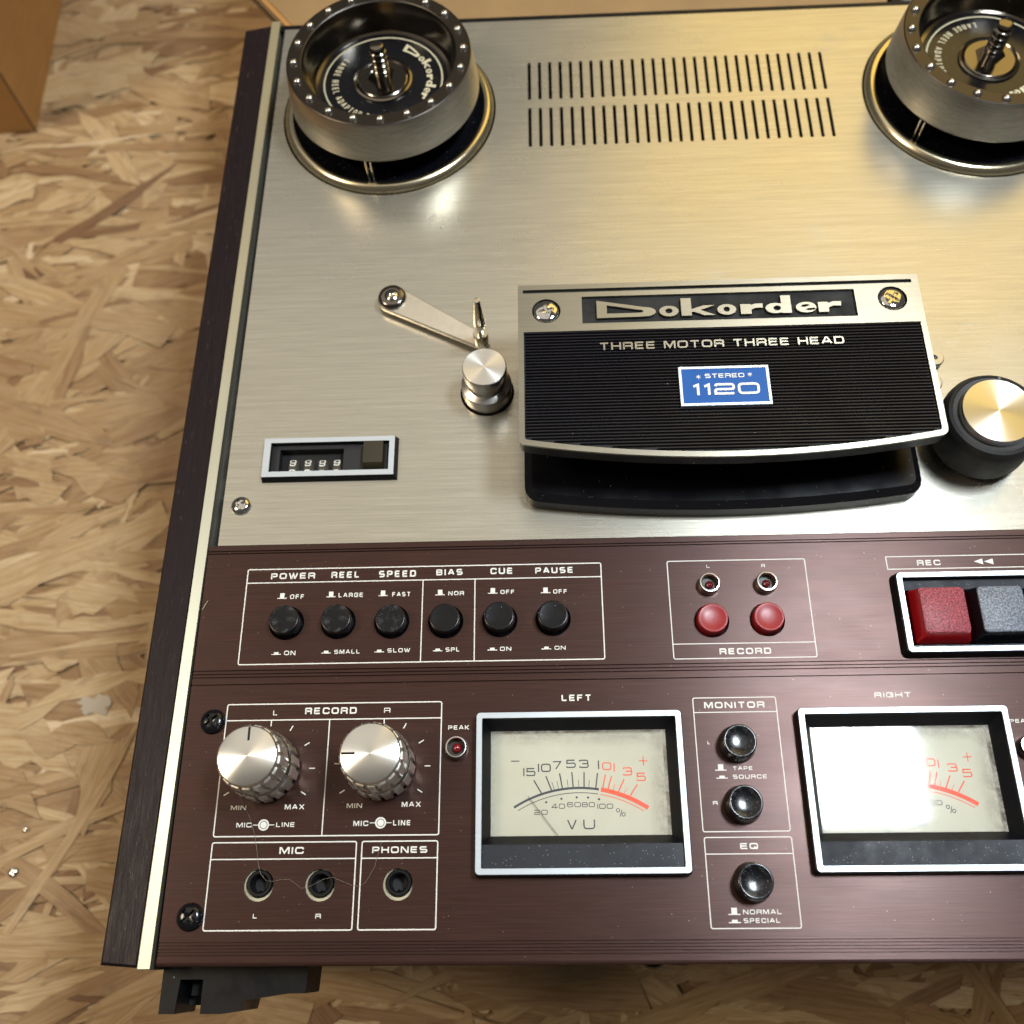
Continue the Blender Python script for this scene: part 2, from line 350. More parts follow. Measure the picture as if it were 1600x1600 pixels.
# ------------------------------------------------------------------ squared extended lettering
q = .34
G = {  # name: (width, [ (closed, [(x,y,r),...]) ])
 'A': (1.08, [(0, [(0, 0, 0), (.42, 1, 0), (.58, 1, 0), (1, 0, 0)]), (0, [(.2, .3, 0), (.8, .3, 0)])]),
 'B': (1., [(1, [(0, 0, .02), (0, 1, .02), (.94, 1, .25), (.94, .5, .2), (.97, .5, .1), (1, 0, .28)]), (0, [(0, .52, 0), (.9, .52, 0)])]),
 'C': (1., [(0, [(1, .68, 0), (1, 1, q), (0, 1, q), (0, 0, q), (1, 0, q), (1, .32, 0)])]),
 'D': (1., [(1, [(0, 0, 0), (0, 1, 0), (1, 1, .4), (1, 0, .4)])]),
 'E': (.92, [(0, [(1, 1, 0), (0, 1, .04), (0, 0, .04), (1, 0, 0)]), (0, [(0, .52, 0), (.93, .52, 0)])]),
 'F': (.88, [(0, [(1, 1, 0), (0, 1, .04), (0, -.12, 0)]), (0, [(0, .5, 0), (.9, .5, 0)])]),
 'G': (1., [(0, [(1, .72, 0), (1, 1, q), (0, 1, q), (0, 0, q), (1, 0, .1), (1, .5, 0), (.5, .5, 0)])]),
 'H': (1., [(0, [(0, -.12, 0), (0, 1.12, 0)]), (0, [(1, -.12, 0), (1, 1.12, 0)]), (0, [(0, .5, 0), (1, .5, 0)])]),
 'I': (.0, [(0, [(0, -.12, 0), (0, 1.12, 0)])]),
 'K': (1., [(0, [(0, -.12, 0), (0, 1.12, 0)]), (0, [(1, 1.1, 0), (.28, .5, 0), (1, -.1, 0)]), (0, [(0, .5, 0), (.3, .5, 0)])]),
 'L': (.85, [(0, [(0, 1.12, 0), (0, 0, .04), (1, 0, 0)])]),
 'M': (1.2, [(0, [(0, -.12, 0), (0, 1, 0), (.12, 1, 0), (.5, .05, 0), (.88, 1, 0), (1, 1, 0), (1, -.12, 0)])]),
 'N': (1.05, [(0, [(0, -.12, 0), (0, 1, 0), (.14, 1, 0), (.86, 0, 0), (1, 0, 0), (1, 1.12, 0)])]),
 'O': (1.05, [(1, [(0, 0, q), (0, 1, q), (1, 1, q), (1, 0, q)])]),
 'P': (.95, [(0, [(0, -.12, 0), (0, 1, .04), (1, 1, .3), (1, .42, .3), (0, .42, 0)])]),
 'Q': (1.05, [(1, [(0, 0, q), (0, 1, q), (1, 1, q), (1, 0, q)]), (0, [(.55, .38, 0), (1.0, -.1, 0)])]),
 'R': (1., [(0, [(0, -.12, 0), (0, 1, .04), (1, 1, .28), (1, .46, .28), (0, .46, 0)]), (0, [(.66, .46, 0), (.97, .38, .1), (.97, -.12, 0)])]),
 'S': (1., [(0, [(.97, 1, 0), (0, 1, .28), (0, .5, .22), (1, .5, .22), (1, 0, .28), (.02, 0, 0)])]),
 'T': (1., [(0, [(0, 1, 0), (1, 1, 0)]), (0, [(.5, 1, 0), (.5, -.12, 0)])]),
 'U': (1., [(0, [(0, 1.12, 0), (0, 0, q), (1, 0, q), (1, 1.12, 0)])]),
 'V': (1.05, [(0, [(0, 1.1, 0), (.45, 0, 0), (.55, 0, 0), (1, 1.1, 0)])]),
 'W': (1.45, [(0, [(0, 1.1, 0), (.24, 0, 0), (.31, 0, 0), (.5, .95, 0), (.69, 0, 0), (.76, 0, 0), (1, 1.1, 0)])]),
 'X': (1.05, [(0, [(0, 1.1, 0), (1, -.1, 0)]), (0, [(1, 1.1, 0), (0, -.1, 0)])]),
 '0': (1.05, [(1, [(0, 0, q), (0, 1, q), (1, 1, q), (1, 0, q)])]),
 '1': (.3, [(0, [(0, .82, 0), (.8, 1.0, 0), (.8, -.12, 0)])]),
 '2': (1., [(0, [(.03, .80, 0), (.03, 1, .2), (1, 1, .3), (1, .47, .22), (0, .47, .22), (0, 0, 0), (1, 0, 0)])]),
 '3': (.95, [(0, [(0, .82, 0), (0, 1, .2), (.96, 1, .28), (.96, .52, .15), (.3, .52, 0)]), (0, [(.6, .52, 0), (1, .52, .2), (1, 0, .28), (0, 0, .2), (0, .18, 0)])]),
 '4': (1., [(0, [(.72, -.12, 0), (.72, 1, 0), (.6, 1, 0), (0, .28, 0), (0, .22, 0), (1.05, .22, 0)])]),
 '5': (.95, [(0, [(.95, 1, 0), (.04, 1, .03), (.02, .56, 0), (1, .6, .26), (1, 0, .28), (0, 0, .2), (0, .17, 0)])]),
 '6': (1., [(0, [(.95, .78, 0), (.95, 1, .3), (0, 1, .34), (0, 0, .34), (1, 0, .3), (1, .58, .3), (.03, .58, 0)])]),
 '7': (.9, [(0, [(0, 1, 0), (1, 1, 0), (.35, -.12, 0)])]),
 '8': (1., [(1, [(0, 0, .3), (0, .53, .12), (.03, .53, .1), (.03, 1, .3), (.97, 1, .3), (.97, .53, .1), (1, .53, .12), (1, 0, .3)]), (0, [(.1, .53, 0), (.9, .53, 0)])]),
 '9': (1., [(0, [(.05, .22, 0), (.05, 0, .3), (1, 0, .34), (1, 1, .34), (0, 1, .3), (0, .42, .3), (.97, .42, 0)])]),
 '|': (.0, [(0, [(0, -.12, 0), (0, 1.12, 0)])]),
 '-': (.8, [(0, [(0, .5, 0), (1, .5, 0)])]),
}
def round_path(pts, closed):
    out = []; n = len(pts)
    for i, (x, y, r) in enumerate(pts):
        if r <= 0 or (not closed and i in (0, n - 1)): out.append(Vector((x, y))); continue
        p = Vector((x, y)); a = Vector(pts[i - 1][:2]) - p; c = Vector(pts[(i + 1) % n][:2]) - p
        ra = min(r, a.length * .49); rc = min(r, c.length * .49)
        A = p + a.normalized() * ra; C_ = p + c.normalized() * rc
        for k in range(6):
            t = k / 5; out.append(A * (1 - t) ** 2 + p * 2 * t * (1 - t) + C_ * t * t)
    return out
def text(b, s, x0, x1, y0, y1, sw, z, gap=.30, mapf=None, thick=0):
    """letters of s between x0..x1 and y0..y1 (mm), stroke width sw"""
    H = y1 - y0; ws = [.55 * H / max(H, 1e-6) if c == ' ' else G[c][0] for c in s]
    n = len(s); g = H * gap
    tot = (x1 - x0) - g * (n - 1) - sum(sw for c in s if c != ' ')
    W = tot / max(1e-6, sum(ws)) if sum(ws) else 0
    x = x0; lay = 0
    for c, w_ in zip(s, ws):
        if c == ' ': x += w_ * W + g; continue
        gw = w_ * W
        for closed, pts in G[c][1]:
            hh = H - sw
            P = [(px * gw, py * hh, min(r * hh, max(.3 * gw, r * hh * .5))) for px, py, r in
                 [(px, (0 if py < 0 else (1 if py > 1 else py)) if abs(py - .5) > .55 and 0 else py, r) for px, py, r in pts]]
            P = [(px, max(-sw / 2, min(hh + sw / 2, py)), r) for px, py, r in P]
            R_ = round_path([(px, py, r) for px, py, r in P], closed)
            b.ribbon([(x + sw / 2 + p.x, y0 + sw / 2 + p.y) for p in R_], sw, z + .006 * (lay % 4), bool(closed), thick, mapf); lay += 1
        x += gw + sw + g
def Z(ox, oy, k): return lambda x, y: (ox + x / k, oy + y / k)
Z1 = Z(240, 1060, 3.2); Z2 = Z(680, 1060, 3.636); Z3 = Z(1060, 1060, 2.963); Z5 = Z(300, 840, 2.353); Z6 = Z(980, 840, 2.581); Z7 = Z(740, 1110, 4.444); ZC = Z(780, 400, 1.951)
def ptext(b, s, zz, xl, xr, yb, yt, sw=.17, z=.04, pl=0., **kw):
    xm = (xl + xr) / 2; A = at(*zz(xl, yb), pl); C_ = at(*zz(xr, yb), pl); T = at(*zz(xm, yt), pl); Bm = at(*zz(xm, yb), pl)
    h = T.y - Bm.y; text(b, s, A.x, C_.x, Bm.y, T.y, sw * h, z + pl, **kw)

# ------------------------------------------------------------------ floor: oriented strand board
FZ = -205.
fl = B(); fl.box(-2600, 2400, -1800, 3600, FZ - 18, FZ - 3.6)
floor = fl.build('floor', M['osb'], smooth=0, kind='structure')
def strands():
    vs = []; fs = []; tones = []; uvs = []
    N = 9000; z = FZ - 1.5
    rnd = random.Random(11)
    for i in range(N):
        z0 = FZ - 3.0 + 3.0 * i / N
        cx = rnd.uniform(-760, 420); cy = rnd.uniform(-160, 1120)
        if cx > 30 and cy > 60 and cy < 440: continue
        big = rnd.random()
        L = rnd.uniform(50, 165) if big < .6 else rnd.uniform(14, 55); Wd = min(34, rnd.lognormvariate(2.2, .6))
        if big > .975: L = rnd.uniform(70, 130); Wd = rnd.uniform(18, 30)
        a = rnd.gauss(0.10, .30) if rnd.random() < .80 else rnd.uniform(0, PI)
        ca, sa = math.cos(a), math.sin(a); ux, uy = rnd.uniform(0, 900), rnd.uniform(0, 900)
        k = 6; top = []; bot = []
        j = Wd * .11; sk = rnd.uniform(-1.1, 1.1) * Wd; bow = rnd.gauss(0, .05) * L; tip0, tip1 = rnd.choice((.15, .4, .8, 1.)), rnd.choice((.1, .35, .7, 1.))
        for q_ in range(k + 1):
            t = q_ / k - .5; e = min(1, tip0 + (1 - tip0) * q_ / 2, tip1 + (1 - tip1) * (k - q_) / 2); bb = bow * (1 - 4 * t * t)
            top.append((t * L + sk * .5, Wd / 2 * e + bb + rnd.gauss(0, j))); bot.append((t * L - sk * .5, -Wd / 2 * e + bb + rnd.gauss(0, j)))
        P = bot + top[::-1]; o = len(vs); tx = rnd.gauss(0, .002); ty = rnd.gauss(0, .004)
        for u, v in P: vs.append(((cx + u * ca - v * sa), (cy + u * sa + v * ca), z0 + u * tx + v * ty))
        np_ = len(P); fs.append(tuple(range(o, o + np_)))
        if i > N * .6:      # a real edge under the strands that lie on top
            vs += [(x, y, zz - .35) for x, y, zz in vs[-np_:]]; uvs += [(u + ux, v + uy) for u, v in P]
            for a_ in range(np_): b_ = (a_ + 1) % np_; fs.append((o + b_, o + a_, o + np_ + a_, o + np_ + b_))
        tn = min(1, max(0, rnd.gauss(.62, .18)));
        if rnd.random() < .05 and L * Wd < 700: tn = rnd.uniform(.03, .3)
        tones += [(tn, tn)] * (len(fs) - len(tones)); uvs[o:o] = [(u + ux, v + uy) for u, v in P]
    me = bpy.data.meshes.new('wood_strands'); me.from_pydata([(x * S, y * S, zz * S) for x, y, zz in vs], [], fs); me.update()
    uvl = me.uv_layers.new(name='UVMap'); at_ = me.attributes.new('tone', 'FLOAT_COLOR', 'FACE')
    for i, t in enumerate(tones): at_.data[i].color = (t[0], t[0], t[0], 1)
    for i, l in enumerate(me.loops): uvl.data[i].uv = uvs[l.vertex_index]
    o = bpy.data.objects.new('wood_strands', me); col.objects.link(o); me.materials.append(M['strand']); o['kind'] = 'stuff'; o.parent = floor
    return o
strands()

# ------------------------------------------------------------------ the tape deck
deck = empty('tape_deck', (60, 230, FZ), 'reel to reel tape recorder with brushed aluminium face and brown control panel', 'tape recorder')
LX, RX = -141.8, 262.0
b = B(); b.box(LX - 1, RX + 1, -1.2, 461.5, FZ + 12, -6.2); b.build('chassis', M['chassis'], deck, smooth=0)
# wooden side panels with their aluminium trims
def quadprism(b, P, z0, z1, ch=.6):
    cx = sum(p[0] for p in P) / 4; cy = sum(p[1] for p in P) / 4
    ins = lambda i: [(x + (i if x < cx else -i), y + (i if y < cy else -i)) for x, y in P]
    b.loft([[(*p, z0) for p in P], [(*p, z1 - ch) for p in P], [(*p, z1) for p in ins(ch)]], True, True)
b = B(); quadprism(b, [(-163.4, -1.6), (-149.3, -2.6), (-143.9, 465), (-159.4, 462)], FZ + 6, -3, 1.0); b.build('side_panel', M['vinyl'], deck, smooth=0)
b = B(); quadprism(b, [(-148.6, -3.2), (-144.3, -3.2), (-139.5, 464), (-143.6, 464)], -30, 0, .35); b.build('side_trim', M['trim'], deck, smooth=0)
b = B(); quadprism(b, [(268, -2), (283, -2), (283, 464), (268, 464)], FZ + 6, -3, 1.0); b.build('side_panel', M['vinyl'], deck, smooth=0)
b = B(); quadprism(b, [(263.4, -3), (267.6, -3), (267.6, 464), (263.4, 464)], -30, 0, .35); b.build('side_trim', M['trim'], deck, smooth=0)
# foot under the lower edge: notched bracket
b = B()
prof = [(-144.3, -1.3), (-144.3, -17.8), (-138.6, -17.8), (-137.6, -6.5), (-129.2, -6.5), (-129.2, -17.8), (-121.5, -17.8), (-114.5, -16.9), (-113.8, -13.4), (-97.5, -11.2), (-91.5, -11.2), (-90.8, -1.3)]
def extr(b, P, z0, z1): b.loft([[(x, y, z0) for x, y in P], [(x, y, z1) for x, y in P]], False, False); b.plate(P, [], z1, 0)
extr(b, prof, -38, -15); foot = b.build('foot', M['black'], deck, smooth=0)
b = B(); b.loft([[(-138.2, -6.7, -30), (-129.6, -6.7, -30), (-129.6, -15.5, -30), (-138.2, -15.5, -30)]], True, False); b.box(-136, -131.2, -12, -7, -30, -24); b.build('foot_screw_seat', M['hole'], foot, smooth=0)
b = B(); b.lathe([(6.3, -40), (6.3, -24), (5.6, -22.5)], 35, 2.3, 32); b.build('foot', M['black'], deck, smooth=0)

# aluminium face plate with its vent slots and openings
reelL = (-77.0, 395.6); reelR = (216.3, 394.2)
slots = []
for i in range(29):
    x = -5.31 + 5.344 * i
    for y0, y1 in ((400.3, 426.1), (368.9, 394.6)):
        slots.append(rrect(x - .85, x + .85, y0, y1, .5, 0, 2))
gx, gy = -26.0, 228.2
rings = [circle(*reelL, 54.4, 96), circle(*reelR, 54.4, 96), circle(gx, gy, 11.9, 48)]
slotp = [[(p[0], p[1]) for p in s_] for s_ in slots]
ctr = [[(-121.2, 188.4), (-66.4, 188.4), (-66.4, 205.2), (-121.2, 205.2)]]
b = B(); b.plate([(-138.2, 157.7), (261, 157.7), (261, 457.3), (-136.2, 453.9 + 3.2)], rings + slotp + ctr, 0, 1.6)
face = b.build('face_plate', M['face'], deck, smooth=0)
b = B(); b.box(-139.5, 262, 156.8, 459.6, -6, -4.2); b.build('subframe', M['hole'], face, smooth=0)
b = B(); b.box(-139.3, 261.5, 457.6, 461.4, -5, -1.0); b.build('top_gasket', M['black'], face, smooth=0)

# brown control panels
btn = [(-106.3, 123.5, 0), (-85.4, 123.5, 0), (-63.8, 123.3, 0), (-42.1, 123.0, 0), (-20.5, 123.2, 0), (.7, 123.3, 0)]
P_led = [at(1107, 915), at(1196, 913)]; P_red = [at(1112, 970), at(1199, 968)]
holes = [circle(x, y, 7.1) for x, y, _ in btn] + [circle(p.x, p.y, 6.9) for p in P_red]
holes.append([(138.5, 107), (252, 107), (252, 137.6), (138.5, 137.6)])
b = B(); b.plate([(LX, 104.6), (RX, 104.6), (RX, 153.2), (LX, 153.2)], holes, 0, 1.4)
up = b.build('upper_control_panel', M['brown'], deck, smooth=0)
def grooved(ys, name, parent):      # ys: list of (y, z) profile
    b = B(); loopA = [(LX, y, z) for y, z in ys]; n = len(ys)
    b.add([(LX, y, z) for y, z in ys] + [(RX, y, z) for y, z in ys], [(i, i + 1, n + i + 1, n + i) for i in range(n - 1)])
    return b.build(name, M['brown'], parent, smooth=0)
def grooves(y0, y1, cuts, w_=.55, d=.8):
    P = [(y0, -1.4), (y0, 0)]
    for c in cuts: P += [(c - w_ / 2, 0), (c - w_ / 2 + .06, -d), (c + w_ / 2 - .06, -d), (c + w_ / 2, 0)]
    return P + [(y1, 0), (y1, -1.4)]
grooved(grooves(153.2, 157.5, (153.9, 155.0)), 'grooved_strip', up)
grooved(grooves(98.2, 104.6, (98.5, 101.4, 102.7, 104.1), .6), 'grooved_strip', up)
J = [at(404, 1383), at(500, 1383), at(622, 1381.5)]
mon = [at(1151.5, 1163), at(1160.5, 1257.5), at(1176, 1379)]
VX0, VX1, VY0, VY1 = -29.09, 47.94, 27.12, 85.18; DXM = 120.7
peaks = [at(714, 1170), at(1606, 1168)]
holes = [circle(p.x, p.y, 5.55) for p in J]
for k in (0, DXM): holes.append([(VX0 + 2.6 + k, VY0 + 2.6), (VX1 - 2.6 + k, VY0 + 2.6), (VX1 - 2.6 + k, VY1 - 2.6), (VX0 + 2.6 + k, VY1 - 2.6)])
b = B(); b.plate([(LX, 6.2), (RX, 6.2), (RX, 98.2), (LX, 98.2)], holes, 0, 1.4)
low = b.build('lower_control_panel', M['brown'], deck, smooth=0)
cuts = [1.3, 2.35, 3.4, 4.45, 5.5]
P = grooves(-1.0, 6.2, cuts, .42, .7); P[0] = (-2.2, -9); P[1:2] = [(-2.2, -.9), (-1.6, -.2), (-.9, 0)]
grooved(P, 'grooved_strip', low)

# ---- printing on the panels
def rule_box(b, x0, x1, y0, y1, w_=.45, z=.03): b.ribbon(rrect(x0, x1, y0, y1, .7, 0, 3), w_, z, True)
def hline(b, x0, x1, y, w_=.42, z=.045): b.ribbon([(x0, y), (x1, y)], w_, z)
def vline(b, x, y0, y1, w_=.42, z=.06): b.ribbon([(x, y0), (x, y1)], w_, z)
def words(parent, items, m='white', pl=0., z=.04, thick=0):
    for it in items:
        b = B(); s, zz, xl, xr, yb, yt = it[:6]; sw = it[6] if len(it) > 6 else .225
        ptext(b, s, zz, xl, xr, yb, yt, sw, z, pl, thick=thick); b.build('printed_word', M[m], parent, smooth=0, recalc=False)
bl = B(); rule_box(bl, -124.2, 20.6, 106.6, 146.7)
yh = at(*Z5(212, 168)).y; hline(bl, -124.2, 20.6, yh); vline(bl, at(*Z5(845, 300)).x, 106.6, yh); vline(bl, at(*Z5(1039, 300)).x, 106.6, yh)
bl.build('printed_border', M['white'], up, smooth=0, recalc=False)
words(up, [('POWER', Z5, 290, 452, 152, 130), ('REEL', Z5, 512, 616, 148, 125), ('SPEED', Z5, 687, 823, 145, 121), ('BIAS', Z5, 898, 995, 138, 116), ('CUE', Z5, 1097, 1180, 134, 111), ('PAUSE', Z5, 1262, 1402, 131, 109)])
words(up, [(s, Z5, a, c, d, e, .2) for s, a, c, d, e in (('OFF', 360, 412, 225, 209), ('LARGE', 538, 629, 219, 203), ('FAST', 736, 803, 216, 200), ('NOR', 942, 1000, 212, 197), ('OFF', 1134, 1186, 207, 192), ('OFF', 1328, 1380, 205, 190),
    ('ON', 338, 380, 432, 416), ('SMALL', 522, 617, 427, 412), ('SLOW', 718, 802, 422, 407), ('SPL', 932, 984, 419, 404), ('ON', 1132, 1174, 416, 401), ('ON', 1333, 1374, 412, 398))])
def icon(parent, zz, x, y, upk, k=1.):
    p = at(*zz(x, y)); b = B(); h = 2.0 if upk else .75
    b.add([(p.x - 1.9 * k, p.y, .03), (p.x + 1.9 * k, p.y, .03), (p.x + 1.9 * k, p.y + .35, .03), (p.x - 1.9 * k, p.y + .35, .03)], [(0, 1, 2, 3)])
    b.add([(p.x - .9 * k, p.y + .35, .03), (p.x + .9 * k, p.y + .35, .03), (p.x + .9 * k, p.y + .35 + h, .03), (p.x - .9 * k, p.y + .35 + h, .03)], [(0, 1, 2, 3)])
    b.build('printed_button_symbol', M['white'], parent, smooth=0, recalc=False)
for x, y in ((331, 225), (511, 219), (702, 215), (912, 212), (1106, 206), (1300, 204)): icon(up, Z5, x, y, 1)
for x, y in ((309, 431), (493, 426), (688, 422), (903, 418), (1104, 415), (1303, 411)): icon(up, Z5, x, y, 0)
bl = B(); rule_box(bl, 47.4, 102.6, 106.1, 146.8, .38); hline(bl, 47.4, 102.6, at(*Z6(190, 430)).y, .36)
bl.build('printed_border', M['white'], up, smooth=0, recalc=False)
words(up, [('L', Z6, 320, 334, 122, 110, .17), ('R', Z6, 541, 556, 120, 107, .17), ('RECORD', Z6, 373, 582, 470, 445), ('REC', Z6, 1170, 1265, 112, 90)])
bl = B(); a_ = at(*Z6(1042, 78)); c_ = at(*Z6(1048, 128)); bl.ribbon([(250, a_.y), (a_.x, a_.y), (a_.x, c_.y), (250, c_.y)], .36, .03)
bl.build('printed_border', M['white'], up, smooth=0, recalc=False)
b = B()
for x0, x1 in ((1398, 1436), (1438, 1478)):
    A = at(*Z6(x0, 96)); C1 = at(*Z6(x1, 108)); C2 = at(*Z6(x1, 84)); b.add([(A.x, A.y, .04), (C1.x, C1.y, .04), (C1.x, C2.y, .04)], [(0, 1, 2)])
b.build('printed_rewind_symbol', M['white'], up, smooth=0, recalc=False)

bl = B(); rule_box(bl, -126.45, -42.9, 41.5, 90.7); yh = at(*Z1(372, 212)).y; hline(bl, -126.45, -42.9, yh); vline(bl, at(*Z1(862, 480)).x, 41.5, yh)
bl.build('printed_border', M['white'], low, smooth=0, recalc=False)
bl = B(); rule_box(bl, -126.46, -73.0, 9.42, 39.37); hline(bl, -126.4, -73, at(*Z1(650, 903)).y); bl.build('printed_border', M['white'], low, smooth=0, recalc=False)
bl = B(); rule_box(bl, -70.93, -43.15, 9.42, 39.37); hline(bl, -70.9, -43.15, at(*Z1(1230, 898)).y); bl.build('printed_border', M['white'], low, smooth=0, recalc=False)
bl = B(); rule_box(bl, 53.42, 84.79, 41.6, 90.65, .36); hline(bl, 53.42, 84.79, at(*Z3(250, 156)).y, .34); bl.build('printed_border', M['white'], low, smooth=0, recalc=False)
bl = B(); rule_box(bl, 53.6, 84.92, 9.14, 39.59, .36); hline(bl, 53.6, 84.92, at(*Z3(320, 812)).y, .34); bl.build('printed_border', M['white'], low, smooth=0, recalc=False)
words(low, [('L', Z1, 597, 620, 185, 160, .17), ('RECORD', Z1, 757, 1015, 178, 145), ('R', Z1, 1152, 1184, 172, 147, .17),
  ('MIN', Z1, 385, 462, 658, 636, .2), ('MAX', Z1, 655, 753, 655, 630, .2), ('MIN', Z1, 965, 1042, 648, 625, .2), ('MAX', Z1, 1240, 1336, 642, 617, .2),
  ('MIC', Z1, 413, 490, 745, 722, .2), ('LINE', Z1, 612, 705, 743, 720, .2), ('MIC', Z1, 998, 1073, 738, 712, .2), ('LINE', Z1, 1197, 1285, 735, 709, .2),
  ('MIC', Z1, 628, 750, 878, 843), ('PHONES', Z1, 1092, 1368, 873, 840), ('L', Z1, 495, 517, 1200, 1178, .2), ('R', Z1, 808, 836, 1200, 1177, .2),
  ('PEAK', Z1, 1473, 1578, 256, 235, .2), ('LEFT', Z2, 718, 888, 128, 92), ('MONITOR', Z3, 120, 400, 137, 108), ('L', Z3, 135, 147, 305, 290), ('R', Z3, 160, 183, 585, 568),
  ('TAPE', Z3, 252, 345, 424, 407, .2), ('SOURCE', Z3, 253, 412, 464, 445, .2), ('EQ', Z3, 287, 370, 790, 762), ('NORMAL', Z3, 300, 480, 1092, 1070, .2), ('SPECIAL', Z3, 303, 473, 1132, 1110, .2),
  ('RIGHT', Z3, 908, 1080, 88, 64), ('PEAK', Z3, 1535, 1634, 205, 188, .2)])
icon(low, Z3, 197, 427, 1, 1.1); icon(low, Z3, 203, 464, 0, 1.1); icon(low, Z3, 260, 1095, 1, 1.1); icon(low, Z3, 262, 1133, 0, 1.1)
for x, y in ((550, 733), (1135, 722)):
    p = at(*Z1(x, y)); b = B(); b.ribbon(circle(p.x, p.y, 1.75, 28), .6, .03, True); b.ribbon(circle(p.x, p.y, .62, 20), 1.2, .03, True)
    for s_ in (-1, 1): b.ribbon([(p.x + s_ * 2.05, p.y), (p.x + s_ * 4, p.y)], .3, .03)
    b.build('printed_jack_symbol', M['white'], low, smooth=0, recalc=False)
knobs = [(-108.73, 65.98), (-64.93, 66.36)]
for (kx, ky) in knobs:
    b = B()
    for a in (212, 176, 148, 118, 90, 62, 32, 0, -32):
        t = math.radians(a); b.ribbon([(kx + 16.1 * math.cos(t), ky + 16.1 * math.sin(t)), (kx + 18.3 * math.cos(t), ky + 18.3 * math.sin(t))], .42, .03)
    b.build('printed_ticks', M['white'], low, smooth=0, recalc=False)

# ---- push buttons
def button(x, y, h, r, m, parent=deck, dish=.5, name='push_button', sk=1.06):
    b = B(); b.lathe([(r * sk, -4), (r * sk, -.5), (r * (1 + (sk - 1) * .5), h * .4), (r, h - .5), (r - .12, h - .15), (r - .4, h), (r * .86, h - .05), (r * .7, h - dish * .5), (r * .35, h - dish * .9), (0.02, h - dish)], x, y, 56)
    o = b.build(name, m, deck, origin=(x, y, 0), smooth=40)
    c = B(); c.ribbon(circle(x, y, r * sk + .55, 48), 1.4, -3.6, True); c.build('button_well', M['hole'], o, smooth=0)
    return o
for (x, y, _), h in zip(btn, (5.2, 5.2, 4.6, 5.2, 5.8, 5.8)): button(x, y, h, 5.9, M['scuffed'] if x < -60 else M['satinblack'], name='push_button', sk=1.03, dish=.3)
for p in P_red: button(p.x, p.y, 4.2, 5.9, M['red'], dish=.7, name='record_button', sk=1.04)
for p in mon:
    o = button(p.x, p.y, 7.2, 6.2, M['scuffgloss'], dish=.9, name='push_button', sk=1.16)
# ---- indicator lamps
def indicator(p, lit):
    b = B(); b.lathe([(4.3, 0), (4.25, 3.2), (3.9, 4.1), (3.45, 4.15), (3.3, 3.7), (3.2, 2.6)], p.x, p.y, 40, cap=False)
    o = b.build('indicator_lamp', M['steel'], deck, origin=(p.x, p.y, 0), smooth=35)
    b = B(); b.lathe([(3.2, 2.6), (3.1, .5), (.02, .45)], p.x, p.y, 32, cap=False); b.build('lamp_well', M['umber'], o, smooth=40)
    b = B(); b.lathe([(1.75, .5), (1.75, 1.6), (1.5, 2.3), (.9, 2.8), (.02, 3.0)] if lit else [(1.6, .5), (1.6, 1.0), (1.2, 1.5), (.02, 1.8)], p.x + .2, p.y, 24); b.build('led', M['led' if lit else 'ledoff'], o, smooth=60)
for p in P_led: indicator(p, 0)
for p in peaks: indicator(p, 1)
# ---- jacks
for p in J:
    b = B(); b.lathe([(4.75, -3.0), (4.75, -.6), (4.4, -.1), (3.5, -.1), (3.05, -.7), (2.95, -9)], p.x + .2, p.y + .55, 40, cap=False)
    o = b.build('jack_socket', M['black'], deck, origin=(p.x, p.y, 0), smooth=35)
    b = B(); b.lathe([(5.7, -1.7), (4.4, -1.6)], p.x, p.y, 40, cap=False); b.build('washer', M['ivory'], o, smooth=0)
    b = B(); b.lathe([(3.4, -9), (.02, -9)], p.x, p.y + .25, 24, cap=False); b.tube([(p.x - 1.6, p.y - 2.4, -7), (p.x - .2, p.y - 1.9, -3.5), (p.x + .8, p.y - 2.6, -7)], .55); b.build('contact_spring', M['nickel'], o, smooth=40)
    b = B(); b.lathe([(3.0, -9.2), (.02, -9.2)], p.x, p.y + .25, 24, cap=False)
    b.build('socket_bore', M['hole'], o, smooth=0)

# ---- screws with a cross recess
def screw(x, y, z, r, h, m, parent, ang=.3, name='screw'):
    b = B(); nr, na = 18, 72; vs = []; fs = []; c, s_ = math.cos(ang), math.sin(ang)
    for i in range(nr + 1):
        t = i / nr; rr = r * t
        for k in range(na):
            a = 2 * PI * k / na; u = rr * math.cos(a); v = rr * math.sin(a); zz = h * (1 - t ** 3.0) ** .5 if t < 1 else 0
            uu = u * c + v * s_; vv = -u * s_ + v * c; l_, w2 = r * .56, r * .13
            if (abs(uu) < l_ and abs(vv) < w2) or (abs(vv) < l_ and abs(uu) < w2): zz -= h * .62 * (1 - .5 * t)
            vs.append((x + u, y + v, z + zz))
    for i in range(nr):
        for k in range(na): fs.append((i * na + k, i * na + (k + 1) % na, (i + 1) * na + (k + 1) % na, (i + 1) * na + k))
    b.add(vs, fs); return b.build(name, m, parent, origin=(x, y, z), smooth=28)
p = at(377, 791); screw(p.x, p.y, 0, 4.3, 2.2, M['chrome'], deck, .5)
for q_ in (at(333, 1128), at(297, 1433)):
    screw(q_.x, q_.y, 0, 4.9, 2.6, M['gloss'], deck, .7)

